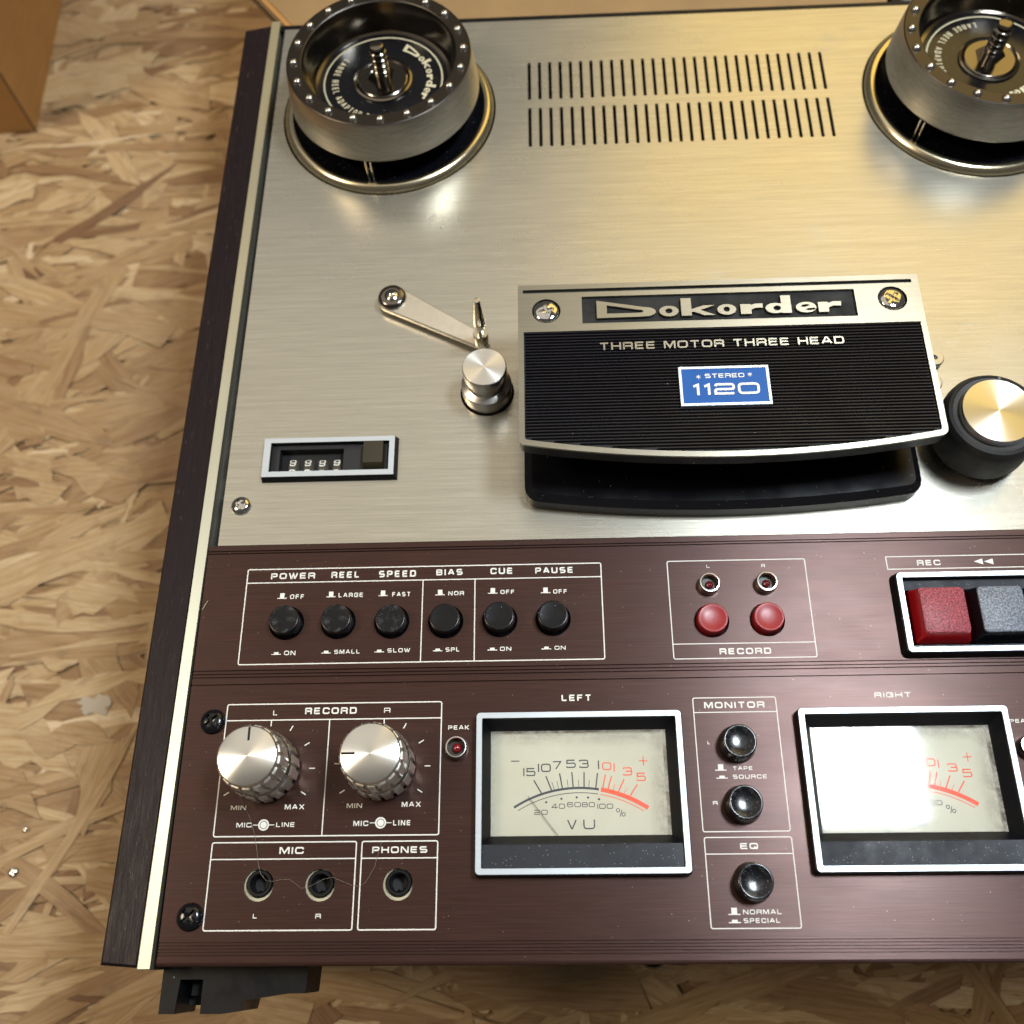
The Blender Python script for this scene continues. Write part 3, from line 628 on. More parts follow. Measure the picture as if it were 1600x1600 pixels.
# ---- record level knobs (two stacked rings and a spun cap)
def gear(b, cx, cy, r, z0, z1, n=22, depth=.9, ph=0.):
    loops = []
    for zz, dr in ((z0, -.3), (z0 + .4, 0), (z1 - .5, 0), (z1, -.45)):
        L = []
        for k in range(n):
            for f, d in ((.0, 0), (.62, 0), (.68, depth), (.94, depth)):
                a = 2 * PI * (k + f) / n + ph; rr = r + dr - d; L.append((cx + rr * math.cos(a), cy + rr * math.sin(a), zz))
        loops.append(L)
    b.loft(loops, True, True)
for i, (kx, ky) in enumerate(knobs):
    ang = PI / 2 if i == 0 else PI
    b = B(); gear(b, kx, ky, 12.9, 1.6, 11.8, 17, 1.2, .1 * i); lower = b.build('record_knob', M['satin'], deck, origin=(kx, ky, 0), smooth=20)
    b = B(); b.lathe([(12.3, 0.1), (12.3, 1.5)], kx, ky); b.build('knob_base_shadow', M['black'], lower)  # black disc stands in for the shadow beneath the knob
    b = B(); b.lathe([(11.9, 11.9), (12.4, 12.5), (12.35, 13.3), (11.6, 14.2)], kx, ky); b.build('knob_collar', M['chrome'], lower, smooth=50)
    b = B(); gear(b, kx, ky, 11.8, 14.3, 24.4, 17, 1.1, .16 + .05 * i); b.build('upper_ring', M['satin'], lower, smooth=20)
    b = B(); b.lathe([(10.9, 24.5), (10.9, 26.2), (10.45, 26.9), (10.2, 27.0), (.02, 27.0)], kx, ky, 96); b.build('knob_cap', M['spun'], lower, origin=(kx, ky, 24.5), smooth=30)
    b = B(); c, s_ = math.cos(ang), math.sin(ang); b.ribbon([(kx + 5.4 * c, ky + 5.4 * s_), (kx + 10.2 * c, ky + 10.2 * s_)], .85, 27.05, thick=.2); b.build('pointer_mark', M['gloss'], lower, smooth=0)

# ---- VU meters
def loopz(x0, x1, y0, y1, r, z): return rrect(x0, x1, y0, y1, r, z)
def vu_meter():
    X0, X1, Y0, Y1 = VX0, VX1, VY0, VY1
    b = B(); b.loft([loopz(X0 - .5, X1 + .5, Y0 - .8, Y1 + .3, 1.9, 0), loopz(X0 - .25, X1 + .25, Y0 - .35, Y1 + .1, 1.6, 4.1), loopz(X0 + .1, X1 - .1, Y0 + .1, Y1 - .1, 1.4, 4.3), loopz(X0 + 2.2, X1 - 2.2, Y0 + 2.1, Y1 - 2.2, .5, 4.3), loopz(X0 + 2.3, X1 - 2.3, Y0 + 2.2, Y1 - 2.3, .5, 2.9)])
    o = b.build('vu_meter', M['black'], deck, origin=(X0, Y0, 0), smooth=25)
    b = B(); b.loft([loopz(X0 + .0, X1 - .0, Y0 + .0, Y1 - .0, 1.5, 4.32), loopz(X0 + .0, X1 - .0, Y0 + .0, Y1 - .0, 1.5, 4.5), loopz(X0 + .12, X1 - .12, Y0 + .12, Y1 - .12, 1.4, 4.62), loopz(X0 + 2.1, X1 - 2.1, Y0 + 2.05, Y1 - 2.1, .5, 4.62), loopz(X0 + 2.2, X1 - 2.2, Y0 + 2.15, Y1 - 2.2, .5, 4.4)])
    b.build('silver_frame', M['silver'], o, smooth=25)
    gy0, gy1, gx0, gx1 = 40.9, 79.3, -24.0, 42.4
    # sloping bezel down to the glass
    b = B(); b.loft([[(x, y, 3.6) for x, y in ((X0 + 2.3, 37.6), (X1 - 2.3, 37.6), (X1 - 2.3, Y1 - 2.3), (X0 + 2.3, Y1 - 2.3))], [(x, y, 3.0) for x, y in ((X0 + 2.6, 37.9), (X1 - 2.6, 37.9), (X1 - 2.6, Y1 - 2.6), (X0 + 2.6, Y1 - 2.6))],
        [(x, y, -1.6) for x, y in ((gx0, gy0), (gx1, gy0), (gx1, gy1), (gx0, gy1))], [(x, y, -4.6) for x, y in ((gx0, gy0), (gx1, gy0), (gx1, gy1), (gx0, gy1))]])
    b.build('bezel', M['black'], o, smooth=0)
    b = B(); b.loft([[(x, y, z) for x, y in ((X0 + 2.4, Y0 + 2.3), (X1 - 2.4 - e, Y0 + 2.3), (X1 - 2.4 - e, 37.5), (X0 + 2.4, 37.5))] for z, e in ((1.5, 0), (3.5, 0))], False, True)
    b.build('lower_fascia', M['bar'], o, smooth=0)
    # dial
    DZ = -4.5
    b = B(); b.add([(gx0 - 1, gy0 - 1, DZ), (gx1 + 1, gy0 - 1, DZ), (gx1 + 1, gy1 + 1, DZ), (gx0 - 1, gy1 + 1, DZ)], [(0, 1, 2, 3)]); b.build('dial', M['dial'], o, smooth=0, recalc=False)
    A3 = [at(*Z7(*q_), DZ) for q_ in ((308, 697), (767, 572), (1185, 700))]
    (ax, ay), (bx, by), (cx_, cy_) = [(p.x, p.y) for p in A3]
    d = 2 * (ax * (by - cy_) + bx * (cy_ - ay) + cx_ * (ay - by))
    ox = ((ax * ax + ay * ay) * (by - cy_) + (bx * bx + by * by) * (cy_ - ay) + (cx_ * cx_ + cy_ * cy_) * (ay - by)) / d
    oy = ((ax * ax + ay * ay) * (cx_ - bx) + (bx * bx + by * by) * (ax - cx_) + (cx_ * cx_ + cy_ * cy_) * (bx - ax)) / d
    Rr = math.hypot(ax - ox, ay - oy)
    ang = lambda zx, zy: math.atan2(at(*Z7(zx, zy), DZ).y - oy, at(*Z7(zx, zy), DZ).x - ox)
    def arc(b, a0, a1, r, w_, z): b.ribbon([(ox + r * math.cos(a0 + (a1 - a0) * i / 40), oy + r * math.sin(a0 + (a1 - a0) * i / 40)) for i in range(41)], w_, z)
    zk = DZ + .03; bk = B(); rd = B()
    rt = Rr + 1.75
    arc(bk, ang(280, 675), ang(870, 548), rt, .85, zk); arc(bk, ang(308, 697), ang(865, 582), Rr, .28, zk)
    arc(rd, ang(884, 552), ang(1218, 668), rt + .05, 1.6, zk); arc(rd, ang(880, 590), ang(1185, 700), Rr, .28, zk)
    def ticks(b, L, w_, z):
        for x0, y0, x1, y1 in L:
            p0 = at(*Z7(x0, y0), DZ); p1 = at(*Z7(x1, y1), DZ); b.ribbon([(p0.x, p0.y), (p1.x, p1.y)], w_ * 1.25, z)
    ticks(bk, [(418, 485, 472, 577), (502, 457, 542, 557), (597, 437, 618, 550), (682, 428, 692, 542), (767, 428, 767, 540), (860, 435, 848, 545)], .38, zk + .01)
    ticks(bk, [(543, 497, 562, 555), (578, 490, 592, 552), (650, 482, 657, 543), (727, 482, 730, 540), (803, 482, 800, 540)], .16, zk + .01)
    ticks(rd, [(915, 445, 895, 552), (958, 455, 932, 552), (1045, 478, 1005, 567), (1137, 515, 1088, 592)], .36, zk + .01)
    ticks(rd, [(980, 512, 968, 556), (1065, 540, 1045, 578)], .16, zk + .01)
    for x, y in ((504, 638), (610, 614), (716, 604), (795, 605), (871, 617)):
        p = at(*Z7(x, y), DZ); bk.add([(*c2, zk) for c2 in circle(p.x, p.y, .42, 16)], [tuple(range(16))])
    T = lambda b, s_, xl, xr, yb, yt, sw: ptext(b, s_, Z7, xl, xr, yb, yt, sw, .03, DZ, gap=.22)
    for a in (('|5', 345, 430, 457, 400), ('|0', 447, 537, 428, 370), ('7', 548, 610, 408, 352), ('5', 643, 710, 400, 342), ('3', 733, 800, 400, 342), ('|', 864, 876, 408, 348)): T(bk, *a, .15)
    for a in (('0', 893, 958, 415, 360), ('|', 973, 984, 425, 368), ('3', 1037, 1103, 452, 395), ('5', 1133, 1198, 490, 432)): T(rd, *a, .14)
    for a in (('20', 422, 515, 725, 690), ('40', 542, 636, 683, 648), ('60', 650, 745, 672, 637), ('80', 752, 843, 672, 637), ('|00', 860, 970, 683, 648)): T(bk, *a, .15)
    T(bk, 'V', 650, 718, 825, 760, .14); T(bk, 'U', 763, 845, 825, 758, .14)
    p0 = at(*Z7(260, 353), DZ); p1 = at(*Z7(318, 352), DZ); bk.ribbon([(p0.x, p0.y), (p1.x, p0.y)], .4, zk)
    p = at(*Z7(1178, 350), DZ); rd.ribbon([(p.x - 1.6, p.y), (p.x + 1.6, p.y)], .34, zk); rd.ribbon([(p.x, p.y - 1.7), (p.x, p.y + 1.7)], .34, zk + .01)
    for x, y in ((1003, 694), (1042, 722)):
        p = at(*Z7(x, y), DZ); bk.ribbon(circle(p.x, p.y, .62, 16), .26, zk, True)
    p0 = at(*Z7(1030, 690), DZ); p1 = at(*Z7(1017, 738), DZ); bk.ribbon([(p0.x, p0.y), (p1.x, p1.y)], .26, zk)
    bk.build('black_scale', M['inkblack'], o, smooth=0, recalc=False); rd.build('red_scale', M['redprint'], o, smooth=0, recalc=False)
    n0 = at(*Z7(378, 595), DZ + 1.2); n1 = at(*Z7(585, 868), DZ + 1.2); b = B(); b.ribbon([(n0.x, n0.y), (n1.x, n1.y)], .2, DZ + 1.0, thick=.1); b.build('needle', M['inkblack'], o, smooth=0)
    # clear cover
    b = B(); nx, ny = 34, 20; vs = []; fs = []; ed = []
    for j in range(ny + 1):
        for i in range(nx + 1):
            x = gx0 + (gx1 - gx0) * i / nx; y = gy0 + (gy1 - gy0) * j / ny; vs.append((x, y, -1.9))
            e = max(0, 1 - (gy1 - y) / 5.0) * .6; e = max(e, max(0, 1 - (gx1 - x) / 6.5) * .8, max(0, 1 - (x - gx0) / 2.2) * .35); ed.append(min(1, e ** .8) * .8)
    for j in range(ny):
        for i in range(nx): k = j * (nx + 1) + i; fs.append((k, k + 1, k + nx + 2, k + nx + 1))
    b.add(vs, fs); g = b.build('glass', M['glass'], o, smooth=0, recalc=False)
    A_ = g.data.attributes.new('edge', 'FLOAT', 'POINT')
    for i, e in enumerate(ed): A_.data[i].value = e
    return o
vu = vu_meter(); copy_part(vu, DXM, 0)

# ---- transport keys
KX0, KX1, KY0, KY1 = 136.3, 254, 106.1, 138.5
b = B(); b.loft([loopz(KX0 - 1.6, KX1 + 1, KY0 - 1.4, KY1 + .6, 2.6, 0), loopz(KX0 - .4, KX1 + .4, KY0 - .4, KY1 + .3, 2.0, 4.0), loopz(KX0, KX1, KY0, KY1, 1.8, 4.3), loopz(KX0 + 2.2, KX1 - 2, KY0 + 2.1, KY1 - 2, .3, 4.3), loopz(KX0 + 2.4, KX1 - 2.2, KY0 + 2.3, KY1 - 2.2, .3, -3)])
kf = b.build('key_housing', M['black'], deck, origin=(KX0, KY0, 0), smooth=25)
b = B(); b.loft([loopz(KX0, KX1, KY0, KY1, 1.8, 4.32), loopz(KX0, KX1, KY0, KY1, 1.8, 4.5), loopz(KX0 + .1, KX1 - .1, KY0 + .1, KY1 - .1, 1.7, 4.6), loopz(KX0 + 2.1, KX1 - 2.1, KY0 + 2.0, KY1 - 2.0, .3, 4.6), loopz(KX0 + 2.2, KX1 - 2.1, KY0 + 2.1, KY1 - 2.1, .3, 4.3)]); b.build('silver_frame', M['silver'], kf, smooth=25)
b = B(); b.box(KX0 + 2.4, KX1 - 2.2, KY1 - 6.4, KY1 - 2.2, -3, 1.2); b.box(KX0 + 2.4, KX1 - 2.2, KY0 + 2.3, KY0 + 3.6, -3, 1.2); b.build('inner_ledge', M['bar'], kf, smooth=0)
b = B(); b.box(KX0 + 2.4, KX1 - 2.2, KY0 + 2, KY1 - 2, -4.4, -3.4); b.build('housing_floor', M['hole'], kf, smooth=0)
for i in range(4):
    x0 = 140.2 + 22.2 * i; x1 = x0 + 21.6; y0, y1 = 110.0, 132.0
    if x0 > 215: break
    b = B(); b.loft([loopz(x0, x1, y0, y1, 1.2, -3), loopz(x0 + .2, x1 - .2, y0 + .2, y1 - .2, 1.2, 2.0), loopz(x0 + 2.6, x1 - 1.6, y0 + 2.6, y1 - .9, 1.7, 6.9)], False, True)
    k = b.build('transport_key', M['redside'] if i == 0 else M['satinblack'], deck, origin=(x0, y0, 0), smooth=30)
    if i == 0: k['label'] = 'red record key'
    b = B(); b.loft([loopz(x0 + 2.7, x1 - 1.7, y0 + 2.7, y1 - 1.0, 1.7, 6.8), loopz(x0 + 2.75, x1 - 1.75, y0 + 2.75, y1 - 1.05, 1.7, 7.5), loopz(x0 + 3.2, x1 - 2.2, y0 + 3.2, y1 - 1.5, 1.4, 7.8)], False, True)
    b.build('key_top', M['redkey'] if i == 0 else M['greykey'], k, smooth=40)

# ---- tape counter
CX0, CX1, CY0, CY1 = -122.1, -65.5, 187.5, 206.0
b = B()
b.loft([[(x, y, z) for x, y in ((CX0 - .2, CY0 - 1.2), (CX1 + 1.3, CY0 - 1.2), (CX1 + 1.3, CY1 + .2), (CX0 - .2, CY1 + .2))] for z in (0, .2)] + [[(x, y, 3.2) for x, y in ((CX0, CY0), (CX1, CY0), (CX1, CY1), (CX0, CY1))]] + [[(x, y, z) for x, y in ((CX0 + 3.0, CY0 + 2.5), (CX1 - 2.4, CY0 + 2.5), (CX1 - 2.4, CY1 - 2.3), (CX0 + 3.0, CY1 - 2.3))] for z in (3.2, .4)])
ct = b.build('tape_counter', M['black'], deck, origin=(CX0, CY0, 0), smooth=0)
b = B(); b.loft([[(x, y, z) for x, y in ((CX0 + e, CY0 + e), (CX1 - e, CY0 + e), (CX1 - e, CY1 - e), (CX0 + e, CY1 - e))] for z, e in ((3.22, 0), (3.35, .05))] + [[(x, y, z) for x, y in ((CX0 + 2.95, CY0 + 2.45), (CX1 - 2.35, CY0 + 2.45), (CX1 - 2.35, CY1 - 2.25), (CX0 + 2.95, CY1 - 2.25))] for z in (3.35, 3.2)])
b.build('silver_frame', M['silver'], ct, smooth=0)
W0 = at(436, 732, 0); W1 = at(539, 701, 0)
wx0, wx1, wy0, wy1 = W0.x, W1.x - .3, CY0 + 2.6, W1.y - .2
b = B(); b.plate([(CX0 + 2.9, CY0 + 2.4), (CX1 - 2.3, CY0 + 2.4), (CX1 - 2.3, CY1 - 2.2), (CX0 + 2.9, CY1 - 2.2)], [[(wx0, wy0), (wx1, wy0), (wx1, wy1), (wx0, wy1)]], .5, 5)
b.build('inner_plate', M['inner'], ct, smooth=0)
b = B(); b.box(wx0 - 3, wx1 + 3, wy0 - 5, wy1 + 3, -14, -12); b.build('window_floor', M['hole'], ct, smooth=0)
for k, xx in enumerate((459, 482.5, 505, 527.5)):
    p = at(xx, 726, -3); b = B(); n = 20; zc = -8.5; yc = p.y - 1.6; r = 6.3; loops = []
    for x in (p.x - 2.1, p.x - 1.8, p.x + 1.2, p.x + 1.2, p.x + 2.3, p.x + 2.3):
        rr = r - .3 if x == p.x - 2.1 else r
        if x == p.x + 2.3: rr = r - .9
        loops.append([(x, yc + rr * math.cos(2 * PI * i / n), zc + rr * math.sin(2 * PI * i / n)) for i in range(n)])
    b.loft(loops, True, True); wh = b.build('digit_wheel', M['wheel'], ct, smooth=30)
    b = B()
    def wrapm(pt, ph=0.):       # wrap lettering round the wheel
        return pt
    for ch_, c0 in (('9', .04 + (0, 0, -.02, .04)[k]), ('0', -.82 + (0, .0, -.04, .0)[k])):
        tb = B(); text(tb, ch_, p.x - 1.6, p.x + 1.05, -1.9, 1.9, .5, 0)
        vs = []
        for x, y, z in tb.v:
            a = PI / 2 - (y / r) - c0 - .34; rr = r + .05; vs.append((x, yc + rr * math.cos(a), zc + rr * math.sin(a)))
        b.add(vs, tb.f)
    b.build('digit', M['ivory'] if 0 else M['white'], ct, smooth=0, recalc=False)
P0 = at(568, 698, 4); P1 = at(598, 726, 4)
b = B(); b.loft([loopz(P0.x - .3, P1.x + .3, 190.4, 203.2, .5, .5), loopz(P0.x, P1.x, 190.9, 203.0, .5, 2.5), loopz(P0.x + .1, P1.x - .2, 192.8, 202.9, .5, 4.6)], False, True)
b.build('reset_button', M['umber'], ct, smooth=30)

# ---- tension arm with pin
pv = at(612.5, 463, 6.0); tp = at(753, 531, 5.5)
b = B(); d = Vector((tp.x - pv.x, tp.y - pv.y)).normalized(); n_ = Vector((-d.y, d.x))
def arm_loop(e, z):
    L = []; r0, r1 = 6.8 - e, 3.6 - e
    for i in range(13): a = PI / 2 + PI * i / 12; L.append((pv.x + (d * math.cos(a) + n_ * math.sin(a)).x * r0, pv.y + (d * math.cos(a) + n_ * math.sin(a)).y * r0, z))
    for i in range(9): a = -PI / 2 + PI * i / 8; L.append((tp.x + (d * math.cos(a) + n_ * math.sin(a)).x * r1, tp.y + (d * math.cos(a) + n_ * math.sin(a)).y * r1, z))
    return L
b.loft([arm_loop(0, 2.6), arm_loop(0, 4.2), arm_loop(.5, 4.7)], True, True); arm = b.build('tension_arm', M['satin'], deck, origin=(pv.x, pv.y, 0), smooth=30)
b = B(); b.lathe([(6.4, 4.7), (6.5, 5.4), (6.0, 6.4), (4.8, 7.0), (3.3, 6.9), (2.9, 6.2), (2.0, 6.0), (.02, 6.1)], pv.x, pv.y, 48); b.build('pivot_cap', M['dchrome'], arm, smooth=50)
b = B(); b.lathe([(2.7, 5.9), (2.6, 6.8), (1.9, 7.1), (1.3, 6.4), (.02, 6.3)], pv.x, pv.y, 32); b.build('pivot_screw', M['chrome'], arm, smooth=50)
px_, py_ = tp.x - .2, tp.y - .3
b = B(); b.lathe([(3.4, 4.7), (3.4, 10.6), (3.1, 11.2), (1.6, 11.2), (1.5, 14.0), (2.5, 16.5), (3.0, 19.5), (2.95, 20.8), (1.6, 34.6), (1.35, 35.6), (.02, 35.7)], px_, py_, 40); b.build('guide_pin', M['nickel'], arm, smooth=40)
# ---- left guide roller
b = B(); b.lathe([(11.0, -3.5), (11.0, 1.0), (11.0, 7.2), (10.7, 7.9), (8.2, 9.0), (7.9, 9.6), (7.9, 13.5), (9.0, 15.2), (9.4, 15.5), (9.45, 20.3), (9.1, 21.0), (.02, 21.0)], gx, gy, 96)
gr = b.build('guide_roller', M['steel'], deck, origin=(gx, gy, 0), smooth=30)
b = B(); b.lathe([(9.0, 21.01), (8.95, 21.3), (.02, 21.3)], gx, gy, 96); b.build('roller_cap', M['spun'], gr, origin=(gx, gy, 21), smooth=30)
# ---- pinch roller at the right
cx_, cy_ = at(1561.5, 641, 28).x, at(1561.5, 641, 28).y
b = B(); b.lathe([(17, 4.5), (19.2, 5), (19.8, 7), (19.8, 20), (19.4, 22.5), (18.2, 24.6), (17.0, 25.2), (16.7, 24.8), (15.2, 24.6)], cx_, cy_, 96); pr = b.build('pinch_roller', M['chassis'], deck, origin=(cx_, cy_, 0), smooth=30)
b = B(); b.lathe([(12, 0.1), (12, 2)], cx_, cy_, 48); b.build('roller_shaft', M['steel'], pr)
b = B(); b.lathe([(14.4, 24.5), (14.4, 27.3), (14.0, 28.0), (.02, 28.05)], cx_, cy_, 96); b.build('roller_cap', M['spun'], pr, origin=(cx_, cy_, 24), smooth=30)
# posts at the right of the head cover
for x, y, r, h in ((1461, 558, 3.7, 27), (1455, 596, 4.6, 20)):
    p = at(x, y, h); b = B(); b.lathe([(r, .1), (r, h - .3), (r - .3, h), (1.1, h), (1.0, h - 3), (.02, h - 3)] if h > 25 else [(r, .1), (r, h - .4), (r - .4, h), (.02, h)], p.x, p.y, 40); b.build('tape_guide_post', M['steel'], deck, smooth=40)

# ---- head cover and its base
HX0, HX1, HY1 = -11.0, 153.4, 256.8
def cover_loop(e, z, y0=182.3, bow=7.6, r=3.2, x0=HX0, x1=HX1, y1=HY1):
    L = [(x1 - e, y1 - e, z), (x0 + e, y1 - e, z)]; X0, X1, Y0 = x0 + e, x1 - e, y0 + e; r = max(.6, r - e)
    for i in range(5): t = PI + PI / 2 * i / 4; L.append((X0 + r + r * math.cos(t), Y0 + r - bow * .10 + r * math.sin(t), z))
    for i in range(1, 24):
        t = i / 24; x = X0 + r + (X1 - X0 - 2 * r) * t; L.append((x, Y0 - bow * (.10 + .9 * (1 - (2 * t - 1) ** 2)), z))
    for i in range(5): t = 1.5 * PI + PI / 2 * i / 4; L.append((X1 - r + r * math.cos(t), Y0 + r - bow * .10 + r * math.sin(t), z))
    return L
b = B(); b.loft([cover_loop(1.2, 0, 170.6, 5.6, 8), cover_loop(1.2, 7.0, 170.6, 5.6, 8), cover_loop(4.2, 9.4, 170.6, 5.6, 8)], True, True)
hb = b.build('head_base', M['gloss'], deck, origin=(70, 170, 0), smooth=30)
b = B(); b.box(HX0 + 5, HX1 - 5, 204, 252, 9.5, 29.5); b.build('head_block', M['hole'], hb, smooth=0)
for i, x in enumerate((22, 58, 96, 128)):
    b = B(); b.box(x - 8, x + 8, 196, 204, 9.3, 24, .8); b.build('tape_head', M['chassis'], hb, smooth=0)
b = B(); b.loft([cover_loop(2.6, 28.0), cover_loop(.35, 30.6), cover_loop(0.1, 37.0)], False, False); b.add([tuple(p) for p in cover_loop(2.6, 28.0)], [tuple(range(len(cover_loop(0, 0))))])
hc = b.build('head_cover', M['black'], deck, origin=(70, 220, 30), smooth=30)
S1 = at(853.5, 486, 38); S2 = at(1394.5, 466, 38)
N0 = (15.4, 126.8, 237.0, 250.2)
win = [(p[0], p[1]) for p in cover_loop(2.3, 0, r=3.6, y1=235.8)]
slot = [(-8.9, 252.6), (150.6, 252.6), (150.6, 254.3), (-8.9, 254.3)]
b = B(); b.plate([(p[0], p[1]) for p in cover_loop(0, 0)], [win, slot, circle(S1.x, S1.y, 5.9), circle(S2.x, S2.y, 5.9), [(N0[0], N0[2]), (N0[1], N0[2]), (N0[1], N0[3]), (N0[0], N0[3])]], 38, 1.0)
b.build('cover_plate', M['cover'], hc, smooth=0)
b = B(); b.add([tuple(p) for p in cover_loop(.4, 36.65)], [tuple(range(len(cover_loop(0, 0))))]); b.build('cover_backing', M['hole'], hc, smooth=0, recalc=False)
for p in (S1, S2): screw(p.x, p.y, 37.2, 5.3, 1.5, M['chrome'], hc, .25 if p is S1 else .9, 'cover_screw')
# ribs
b = B(); y = 233.2 + 1.35; W_ = cover_loop(2.9, 0, r=3.6, y1=235.8)
def xr(yy):
    xs = []
    n = len(W_)
    for i in range(n):
        (xa, ya, _), (xb, yb, _) = W_[i], W_[(i + 1) % n]
        if (ya > yy) != (yb > yy): xs.append(xa + (xb - xa) * (yy - ya) / (yb - ya))
    return (min(xs), max(xs)) if len(xs) >= 2 else None
pit = 1.42; y = 234.4
while True:
    y -= pit
    q_ = xr(y - pit * .35)
    if y < 176 or q_ is None: break
    x0, x1 = q_; vs = []
    for x in (x0, x1): vs += [(x, y + pit * .22, 36.6), (x, y + pit * .15, 37.9), (x, y - pit * .17, 38.05), (x, y - pit * .24, 36.6)]
    b.add(vs, [(0, 1, 5, 4), (1, 2, 6, 5), (2, 3, 7, 6), (3, 2, 1, 0), (4, 5, 6, 7)])
b.build('ribbed_panel', M['rib'], hc, smooth=0)
# raised lettering on the ribs and blue badge
b = B(); ptext(b, 'THREE MOTOR THREE HEAD', ZC, 305, 1055, 276.5, 254, .2, .0, 38.5, gap=.22, thick=.9); b.build('raised_lettering', M['cover'], hc, smooth=0)
bx0, bx1, by0, by1 = 52.5, 88.0, 196.6, 214.4
b = B(); b.box(bx0 + 1, bx1 - 1, by0 + 1, by1 - 1, 36.7, 38.5); bd = b.build('blue_badge', M['blue'], hc, smooth=0)
b = B(); b.loft([[(x, y, z) for x, y in ((bx0 + e, by0 + e), (bx1 - e, by0 + e), (bx1 - e, by1 - e), (bx0 + e, by1 - e))] for z, e in ((37.2, 0), (38.9, 0), (38.95, .08), (38.95, 1.1), (38.4, 1.2))]); b.build('badge_frame', M['silver'], hc, smooth=0)
b = B(); ptext(b, 'STEREO', ZC, 627, 748, 371, 358, .2, .1, 38.6, gap=.2, thick=.2); ptext(b, '1120', ZC, 590, 797, 423, 388, .2, .2, 38.6, gap=.2, thick=.4)
for x, y in ((607, 369), (764, 361)):
    p = at(*ZC(x, y), 38.6)
    for k in range(3): a = PI / 2 + k * PI / 3; b.ribbon([(p.x - .95 * math.cos(a), p.y - .95 * math.sin(a)), (p.x + .95 * math.cos(a), p.y + .95 * math.sin(a))], .28, 38.7 + .006 * k)
b.build('badge_lettering', M['white'], hc, smooth=0)
# name plate lettering
def logo_polys():
    def ell(cx, cy, rx, ry, n=28): return [(cx + rx * math.cos(2 * PI * i / n), cy + ry * math.sin(2 * PI * i / n)) for i in range(n)]
    L = []
    D = [(0, 0), (0, 1.0), (.195, .56)] + [(.195 + .048 * math.sin(t), .29 + .27 * math.cos(t)) for t in [PI * i / 10 for i in range(1, 10)]] + [(.18, .02)]
    L.append((D, [[(.042, .24), (.042, .72), (.172, .42)] + [(.172 + .02 * math.sin(t), .33 + .09 * math.cos(t)) for t in [PI * i / 6 for i in range(1, 6)]] + [(.165, .24)]]))
    L.append((ell(.2965, .29, .0395, .30), [ell(.2965, .30, .0150, .145, 16)]))
    L.append(([(.347, 0), (.347, 1.0), (.389, 1.0), (.389, .36), (.440, .56), (.486, .56), (.425, .30), (.486, 0), (.440, 0), (.398, .22), (.389, .20), (.389, 0)], []))
    L.append((ell(.533, .29, .0385, .30), [ell(.533, .30, .0135, .145, 16)]))
    L.append(([(.589, 0), (.589, .56), (.629, .56), (.634, .50), (.650, .575), (.681, .575), (.679, .33), (.650, .34), (.634, .25), (.632, 0)], []))
    d_ = [(.756, 0), (.756, .04), (.735, .0)] + [(.732 - .0415 * math.sin(t), .29 - .29 * math.cos(t)) for t in [PI * i / 12 for i in range(1, 12)]] + [(.735, .58), (.756, .54), (.756, 1.0), (.796, 1.0), (.796, 0)]
    L.append((d_, [ell(.738, .29, .0155, .14, 16)]))
    e_ = ell(.856, .29, .0415, .30, 36)
    L.append((e_, [[(.834, .32), (.843, .44), (.862, .46), (.874, .40), (.850, .30)], [(.894, .245), (.866, .235), (.848, .14), (.866, .105), (.890, .145)]]))
    L.append(([(.905, 0), (.905, .56), (.944, .56), (.948, .49), (.965, .575), (1.0, .575), (.998, .33), (.966, .34), (.948, .25), (.946, 0)], []))
    return L
def clip_e(L): return L
b = B(); A = at(933, 500, 38.2); C_ = at(1316.5, 485, 38.2); lx0, lx1 = A.x, C_.x; ly0 = 239.3; lh = 8.6
def place(P, f): return [f(*p) for p in P]
for o_, hs in logo_polys():
    f = lambda u, v: (lx0 + (lx1 - lx0) * u, ly0 + lh * v)
    hs2 = [h for h in hs]
    b.plate(place(o_, f), [place(h, f) for h in hs2], 38.15, .95)
npl = b.build('raised_logo', M['cover'], hc, smooth=0)

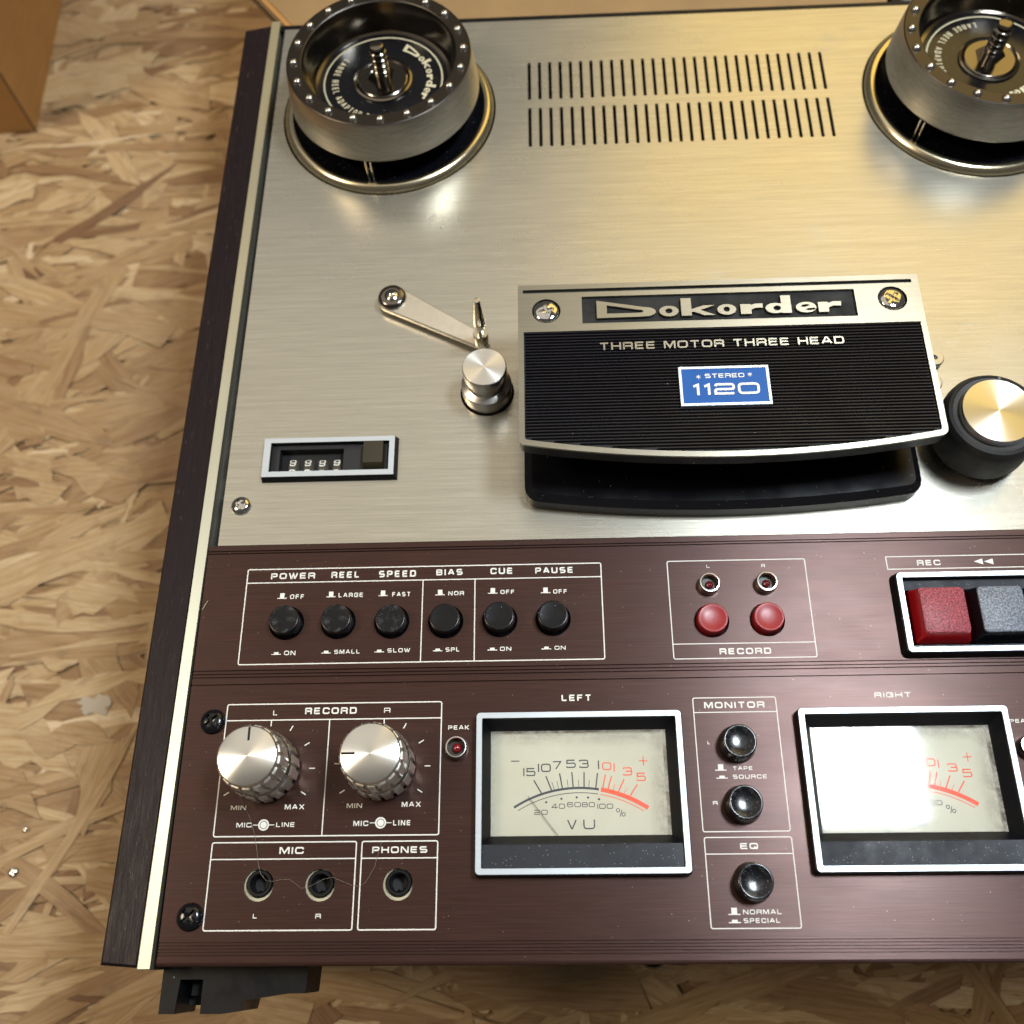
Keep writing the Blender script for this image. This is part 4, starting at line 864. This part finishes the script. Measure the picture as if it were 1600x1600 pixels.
# ---- reel tables
def reel_table(cx, cy, rot):
    b = B(); b.lathe([(48.5, -3.5), (48.6, 2.6), (48.9, 3.2), (50.5, 3.4), (51.6, 3.1), (52.4, 2.2), (53.0, 1.6), (53.5, .6), (53.6, -1.6), (53.7, -3)], cx, cy, 128, cap=False)
    o = b.build('reel_table', M['gold'], deck, origin=(cx, cy, 0), smooth=35)
    b = B(); b.lathe([(48.5, 2.2), (46.5, 1.2), (43, 1.0), (30, 1.2), (30, 9), (15, 9.2), (.02, 9.2)], cx, cy, 96, cap=False); b.build('platter', M['satinblack'], o, smooth=30)
    b = B()
    for k in range(2):
        a = math.radians(rot) + (k - .5) * .052; b.tube([(cx + 46.2 * math.cos(a), cy + 46.2 * math.sin(a), 1), (cx + 46.2 * math.cos(a), cy + 46.2 * math.sin(a), 14)], .55, 8)
    b.build('drive_pin', M['nickel'], o, smooth=60)
    # spindle poking up through the adaptor
    b = B(); prof = [(4.2, 9), (4.2, 22)]
    z = 25.2
    prof = [(3.5, 19), (3.5, 25.0)]
    for k in range(4): prof += [(4.0, z), (4.15, z + .3), (4.15, z + 2.6), (3.5, z + 3.0), (3.5, z + 3.3)]; z += 3.4
    prof += [(3.7, z), (3.7, z + 1.4), (3.2, z + 2.2), (2.2, z + 2.5), (.02, z + 2.5)]
    b.lathe(prof, cx, cy, 40); b.build('spindle', M['dchrome'], o, smooth=40)
    for k in range(3):
        a = math.radians(rot + 30 + 120 * k); c, s_ = math.cos(a), math.sin(a); nx_, ny_ = -s_, c; t = .8
        prof2 = [(3.2, 20.2), (8.4, 20.2), (7.8, 21.2), (4.4, 25.6), (3.2, 26)]
        vs = [(cx + r * c + e * t * nx_, cy + r * s_ + e * t * ny_, z) for e in (-1, 1) for r, z in prof2]
        b2 = B(); b2.add(vs, [(0, 1, 2, 3, 4), (9, 8, 7, 6, 5)] + [(i, (i + 1) % 5, 5 + (i + 1) % 5, 5 + i) for i in range(5)]); b2.build('spindle_fin', M['dchrome'], o, smooth=0)
    return o
reel_table(*reelL, 262); reel_table(*reelR, 222)

# ------------------------------------------------------------------ the two large reel adaptors (loose pieces on the spindles)
def adaptor(cx, cy, rot, label):
    root = empty('reel_adaptor', (cx, cy, 12), label, 'reel adaptor', group='large reel adaptors on the spindles')
    b = B(); b.lathe([(44.0, 14.0), (46.6, 14.4), (47.0, 15.2), (46.6, 20), (44.9, 33.6), (44.4, 34.7)], cx, cy, 128, cap=False); b.build('outer_drum', M['drum'], root, smooth=30)
    b = B(); b.lathe([(44.4, 34.72), (43.9, 35.1), (37.6, 35.0), (37.2, 34.75)], cx, cy, 128, cap=False); b.build('rim_lip', M['lip'], root, smooth=30)
    b = B(); b.lathe([(37.2, 34.75), (36.8, 33.8), (35.2, 27), (33.9, 20.9), (33.6, 20.3), (31.6, 20.1)], cx, cy, 128, cap=False); b.build('bowl', M['dchrome'], root, smooth=50)
    b = B(); b.lathe([(31.7, 20.15), (31.3, 20.6), (30.3, 20.6), (30.1, 19.9), (14.5, 19.9), (14.4, 19.2)], cx, cy, 96, cap=False); b.build('inner_disc', M['gloss'], root, smooth=30)
    b = B(); b.lathe([(14.6, 19.6), (14.4, 20.8), (13.4, 21.1), (12.6, 20.3), (12.2, 20.0), (12.1, 20.9), (11.6, 21.2), (.02, 21.2)], cx, cy, 72, cap=False); b.build('hub_cap', M['dchrome'], root, smooth=30)
    for k in range(20):
        a = math.radians(rot + 18 * k + 4); x, y = cx + 40.8 * math.cos(a), cy + 40.8 * math.sin(a)
        if k == 0:
            b = B(); b.lathe([(2.1, 35.0), (2.05, 35.5), (1.6, 36.3), (.9, 36.8), (.02, 36.9)], x, y, 20); rv = b.build('rivet', M['steel'], root, origin=(x, y, 35), smooth=60)
        else:
            c = rv.copy(); col.objects.link(c); c.location = Vector(((x - cx) * S, (y - cy) * S, rv.location.z))
    ZT = 19.96
    b = B(); a0, a1 = rot - 22, rot + 236
    b.ribbon([(cx + 29.2 * math.cos(math.radians(a0 + (a1 - a0) * i / 90)), cy + 29.2 * math.sin(math.radians(a0 + (a1 - a0) * i / 90))) for i in range(91)], .75, ZT)
    b.build('printed_ring', M['ivory'], root, smooth=0, recalc=False)
    # 'Dokorder' reading clockwise, tops outward
    b = B(); A0, A1 = rot + 66, rot - 33; r0, r1 = 21.6, 26.6
    f = lambda u, v: (cx + (r0 + (r1 - r0) * v) * math.cos(math.radians(A0 + (A1 - A0) * u)), cy + (r0 + (r1 - r0) * v) * math.sin(math.radians(A0 + (A1 - A0) * u)))
    for o_, hs in logo_polys():
        dens = []
        for i in range(len(o_)):
            p, q2 = o_[i], o_[(i + 1) % len(o_)]; m_ = max(1, int(abs(q2[0] - p[0]) / .03))
            for k in range(m_): dens.append((p[0] + (q2[0] - p[0]) * k / m_, p[1] + (q2[1] - p[1]) * k / m_))
        b.plate(place(dens, f), [place(h, f) for h in hs], ZT, 0)
    b.build('printed_logo', M['ivory'], root, smooth=0, recalc=False)
    b = B(); Rb = 23.8; hgt = 3.2; a_s = math.radians(rot + 142); a_e = math.radians(rot + 262); Lx = Rb * (a_e - a_s)
    def mf(p): a = a_s + p.x / Rb; r = Rb + hgt / 2 - p.y; return (cx + r * math.cos(a), cy + r * math.sin(a))
    text(b, 'LARGE REEL ADAPTOR RA', 0, Lx, 0, hgt, .5, ZT + .01, gap=.3, mapf=mf); b.build('printed_word', M['ivory'], root, smooth=0, recalc=False)
    return root
adaptor(*reelL, 0, 'polished steel large reel adaptor on the left spindle, its printed logo at upper right')
adaptor(*reelR, -48, 'polished steel large reel adaptor on the right spindle, cut by the photo edge')

# ------------------------------------------------------------------ things around
c0 = at(57, 205, FZ)
bx = empty('cardboard_box', (c0.x, c0.y, FZ), 'plain brown cardboard box standing on the boards at the upper left', 'box')
th = math.radians(2.2); ux = Vector((math.cos(th + PI), math.sin(th + PI))); uy = Vector((math.cos(th + PI / 2), math.sin(th + PI / 2)))
def bp(u, v, z): return (c0.x + ux.x * u + uy.x * v, c0.y + ux.y * u + uy.y * v, z)
Hb = 210
b = B(); b.add([bp(0, .6, FZ), bp(0, 320, FZ), bp(0, 320, FZ + Hb), bp(0, .6, FZ + Hb), bp(3, 3, FZ), bp(3, 317, FZ), bp(3, 317, FZ + Hb), bp(3, 3, FZ + Hb)], [(0, 1, 2, 3), (7, 6, 5, 4), (3, 2, 6, 7), (0, 3, 7, 4), (1, 0, 4, 5), (2, 1, 5, 6)]); b.build('side_panel', M['card'], bx, smooth=0)
b = B(); b.add([bp(.6, 0, FZ), bp(280, 0, FZ), bp(280, 0, FZ + Hb), bp(.6, 0, FZ + Hb), bp(3, 3, FZ), bp(280, 3, FZ), bp(280, 3, FZ + Hb), bp(3, 3, FZ + Hb)], [(1, 0, 3, 2), (4, 5, 6, 7), (3, 7, 6, 2), (0, 4, 7, 3), (5, 1, 2, 6), (0, 1, 5, 4)]); b.build('front_panel', M['card'], bx, smooth=0)
b = B(); b.tube([bp(.5, .5, FZ), bp(.5, .5, FZ + Hb)], .9, 6); b.build('corner_fold', M['cardedge'], bx, smooth=0)
# carton behind the deck, turned askew
bx = empty('cardboard_box', (30, 520, FZ), 'tan cardboard box standing askew right behind the top edge of the tape recorder', 'box')
Pq = [at(447, 50, -12), at(399, 0, -12)]; d1 = (Pq[1] - Pq[0]).normalized(); A = Pq[0] - d1 * 25
b = B(); b.box(-30, 190, 474, 760, FZ, -17); b.build('carton_body', M['tan'], bx, smooth=0)
nrm = Vector((-d1.y, d1.x, 0)); nrm = nrm if nrm.x < 0 else -nrm
def flap(o0, z0, z1, m, nm, back=None):
    b = B(); E_ = A + nrm * o0 + d1 * 72; P = [A + nrm * o0, Vector((190, A.y + 1, 0)), Vector((190, 740, 0)), Vector((E_.x, 740, 0)), E_]
    b.loft([[(p.x, p.y, z) for p in P] for z in (z0, z1)], True, True); b.build(nm, M[m], bx, smooth=0)
flap(0.0, -16.6, -16.2, 'cardedge', 'lower_liner'); flap(-1.2, -16.1, -13.4, 'cardedge', 'corrugation'); flap(-2.6, -13.3, -12.6, 'card', 'inner_ply'); flap(-5.6, -12.5, -12.0, 'tan', 'top_flap')
# dark grey case right of the carton
gb = empty('equipment_case', (240, 560, FZ), 'dark grey case behind the tape recorder, beside the tan carton at the top edge', 'case')
b = B(); b.box(197.5, 420, 468, 760, FZ, -12, 1.5); b.build('case_body', M['slate'], gb, smooth=0)
b = B(); b.box(191.5, 197, 466, 758, FZ, -11, .5); b.build('case_edge', M['black'], gb, smooth=0)
# hair across the jacks
pts = [(371, 1235, 1), (377, 1250, .5), (390, 1276, .35), (397, 1300, .6), (401, 1325, .8), (403.5, 1350, 1.0), (407, 1365, .6), (416, 1376, .2), (428, 1377, .5), (438, 1374.5, .8), (452, 1374, .6), (462, 1381, .3), (471, 1388, .5), (484, 1385, .8), (505, 1374, 1.0), (520, 1370.5, .9), (531, 1375.6, .4), (549, 1383, .3), (562, 1385, .3), (571, 1379, .4), (580, 1364, .5), (585, 1355, .6), (588, 1345, .4), (592, 1330, .3), (596, 1316, .3)]
b = B(); b.tube([tuple(at(x, y, z)) for x, y, z in pts], .065, 5); tag(b.build('stray_hair', M['fibre'], None, smooth=60), 'thin pale hair lying across the two microphone jacks and the headphone jack', 'hair')
b = B(); b.tube([tuple(at(x, y, z)) for x, y, z in ((316, 953, .3), (319, 948, .5), (325, 938.5, .3))], .12, 5); tag(b.build('lint_fibre', M['ivory'], None, smooth=60), 'short pale lint fibre on the brown panel edge left of the power button', 'lint')
for (x, y, r, lb) in ((20.5, 1363, 2.9, 'small silver screw head in the boards near the lower left edge'), (39, 1296, 1.3, 'tiny silver staple head in the boards just above the silver screw head')):
    p = at(x, y, FZ + .5); o = screw(p.x, p.y, FZ + .3, r, r * .5, M['chrome'], None, .4, 'floor_screw'); tag(o, lb, 'screw')
p = at(147, 1103, FZ); b = B(); rn = random.Random(5); P = []
for i in range(22):
    a = 2 * PI * i / 22; r = 8 * (1 + .35 * rn.uniform(-1, 1)); P.append((p.x + r * math.cos(a) * 1.15, p.y + r * math.sin(a) * .75))
b.plate(P, [], FZ + .15, .15); tag(b.build('glue_stain', plastic('white_stain', (.43, .36, .28), .5, .5, 200), None, smooth=0), 'pale whitish glue stain on the boards left of the recorder', 'stain')
sc.render.resolution_x = 1024; sc.render.resolution_y = 1024
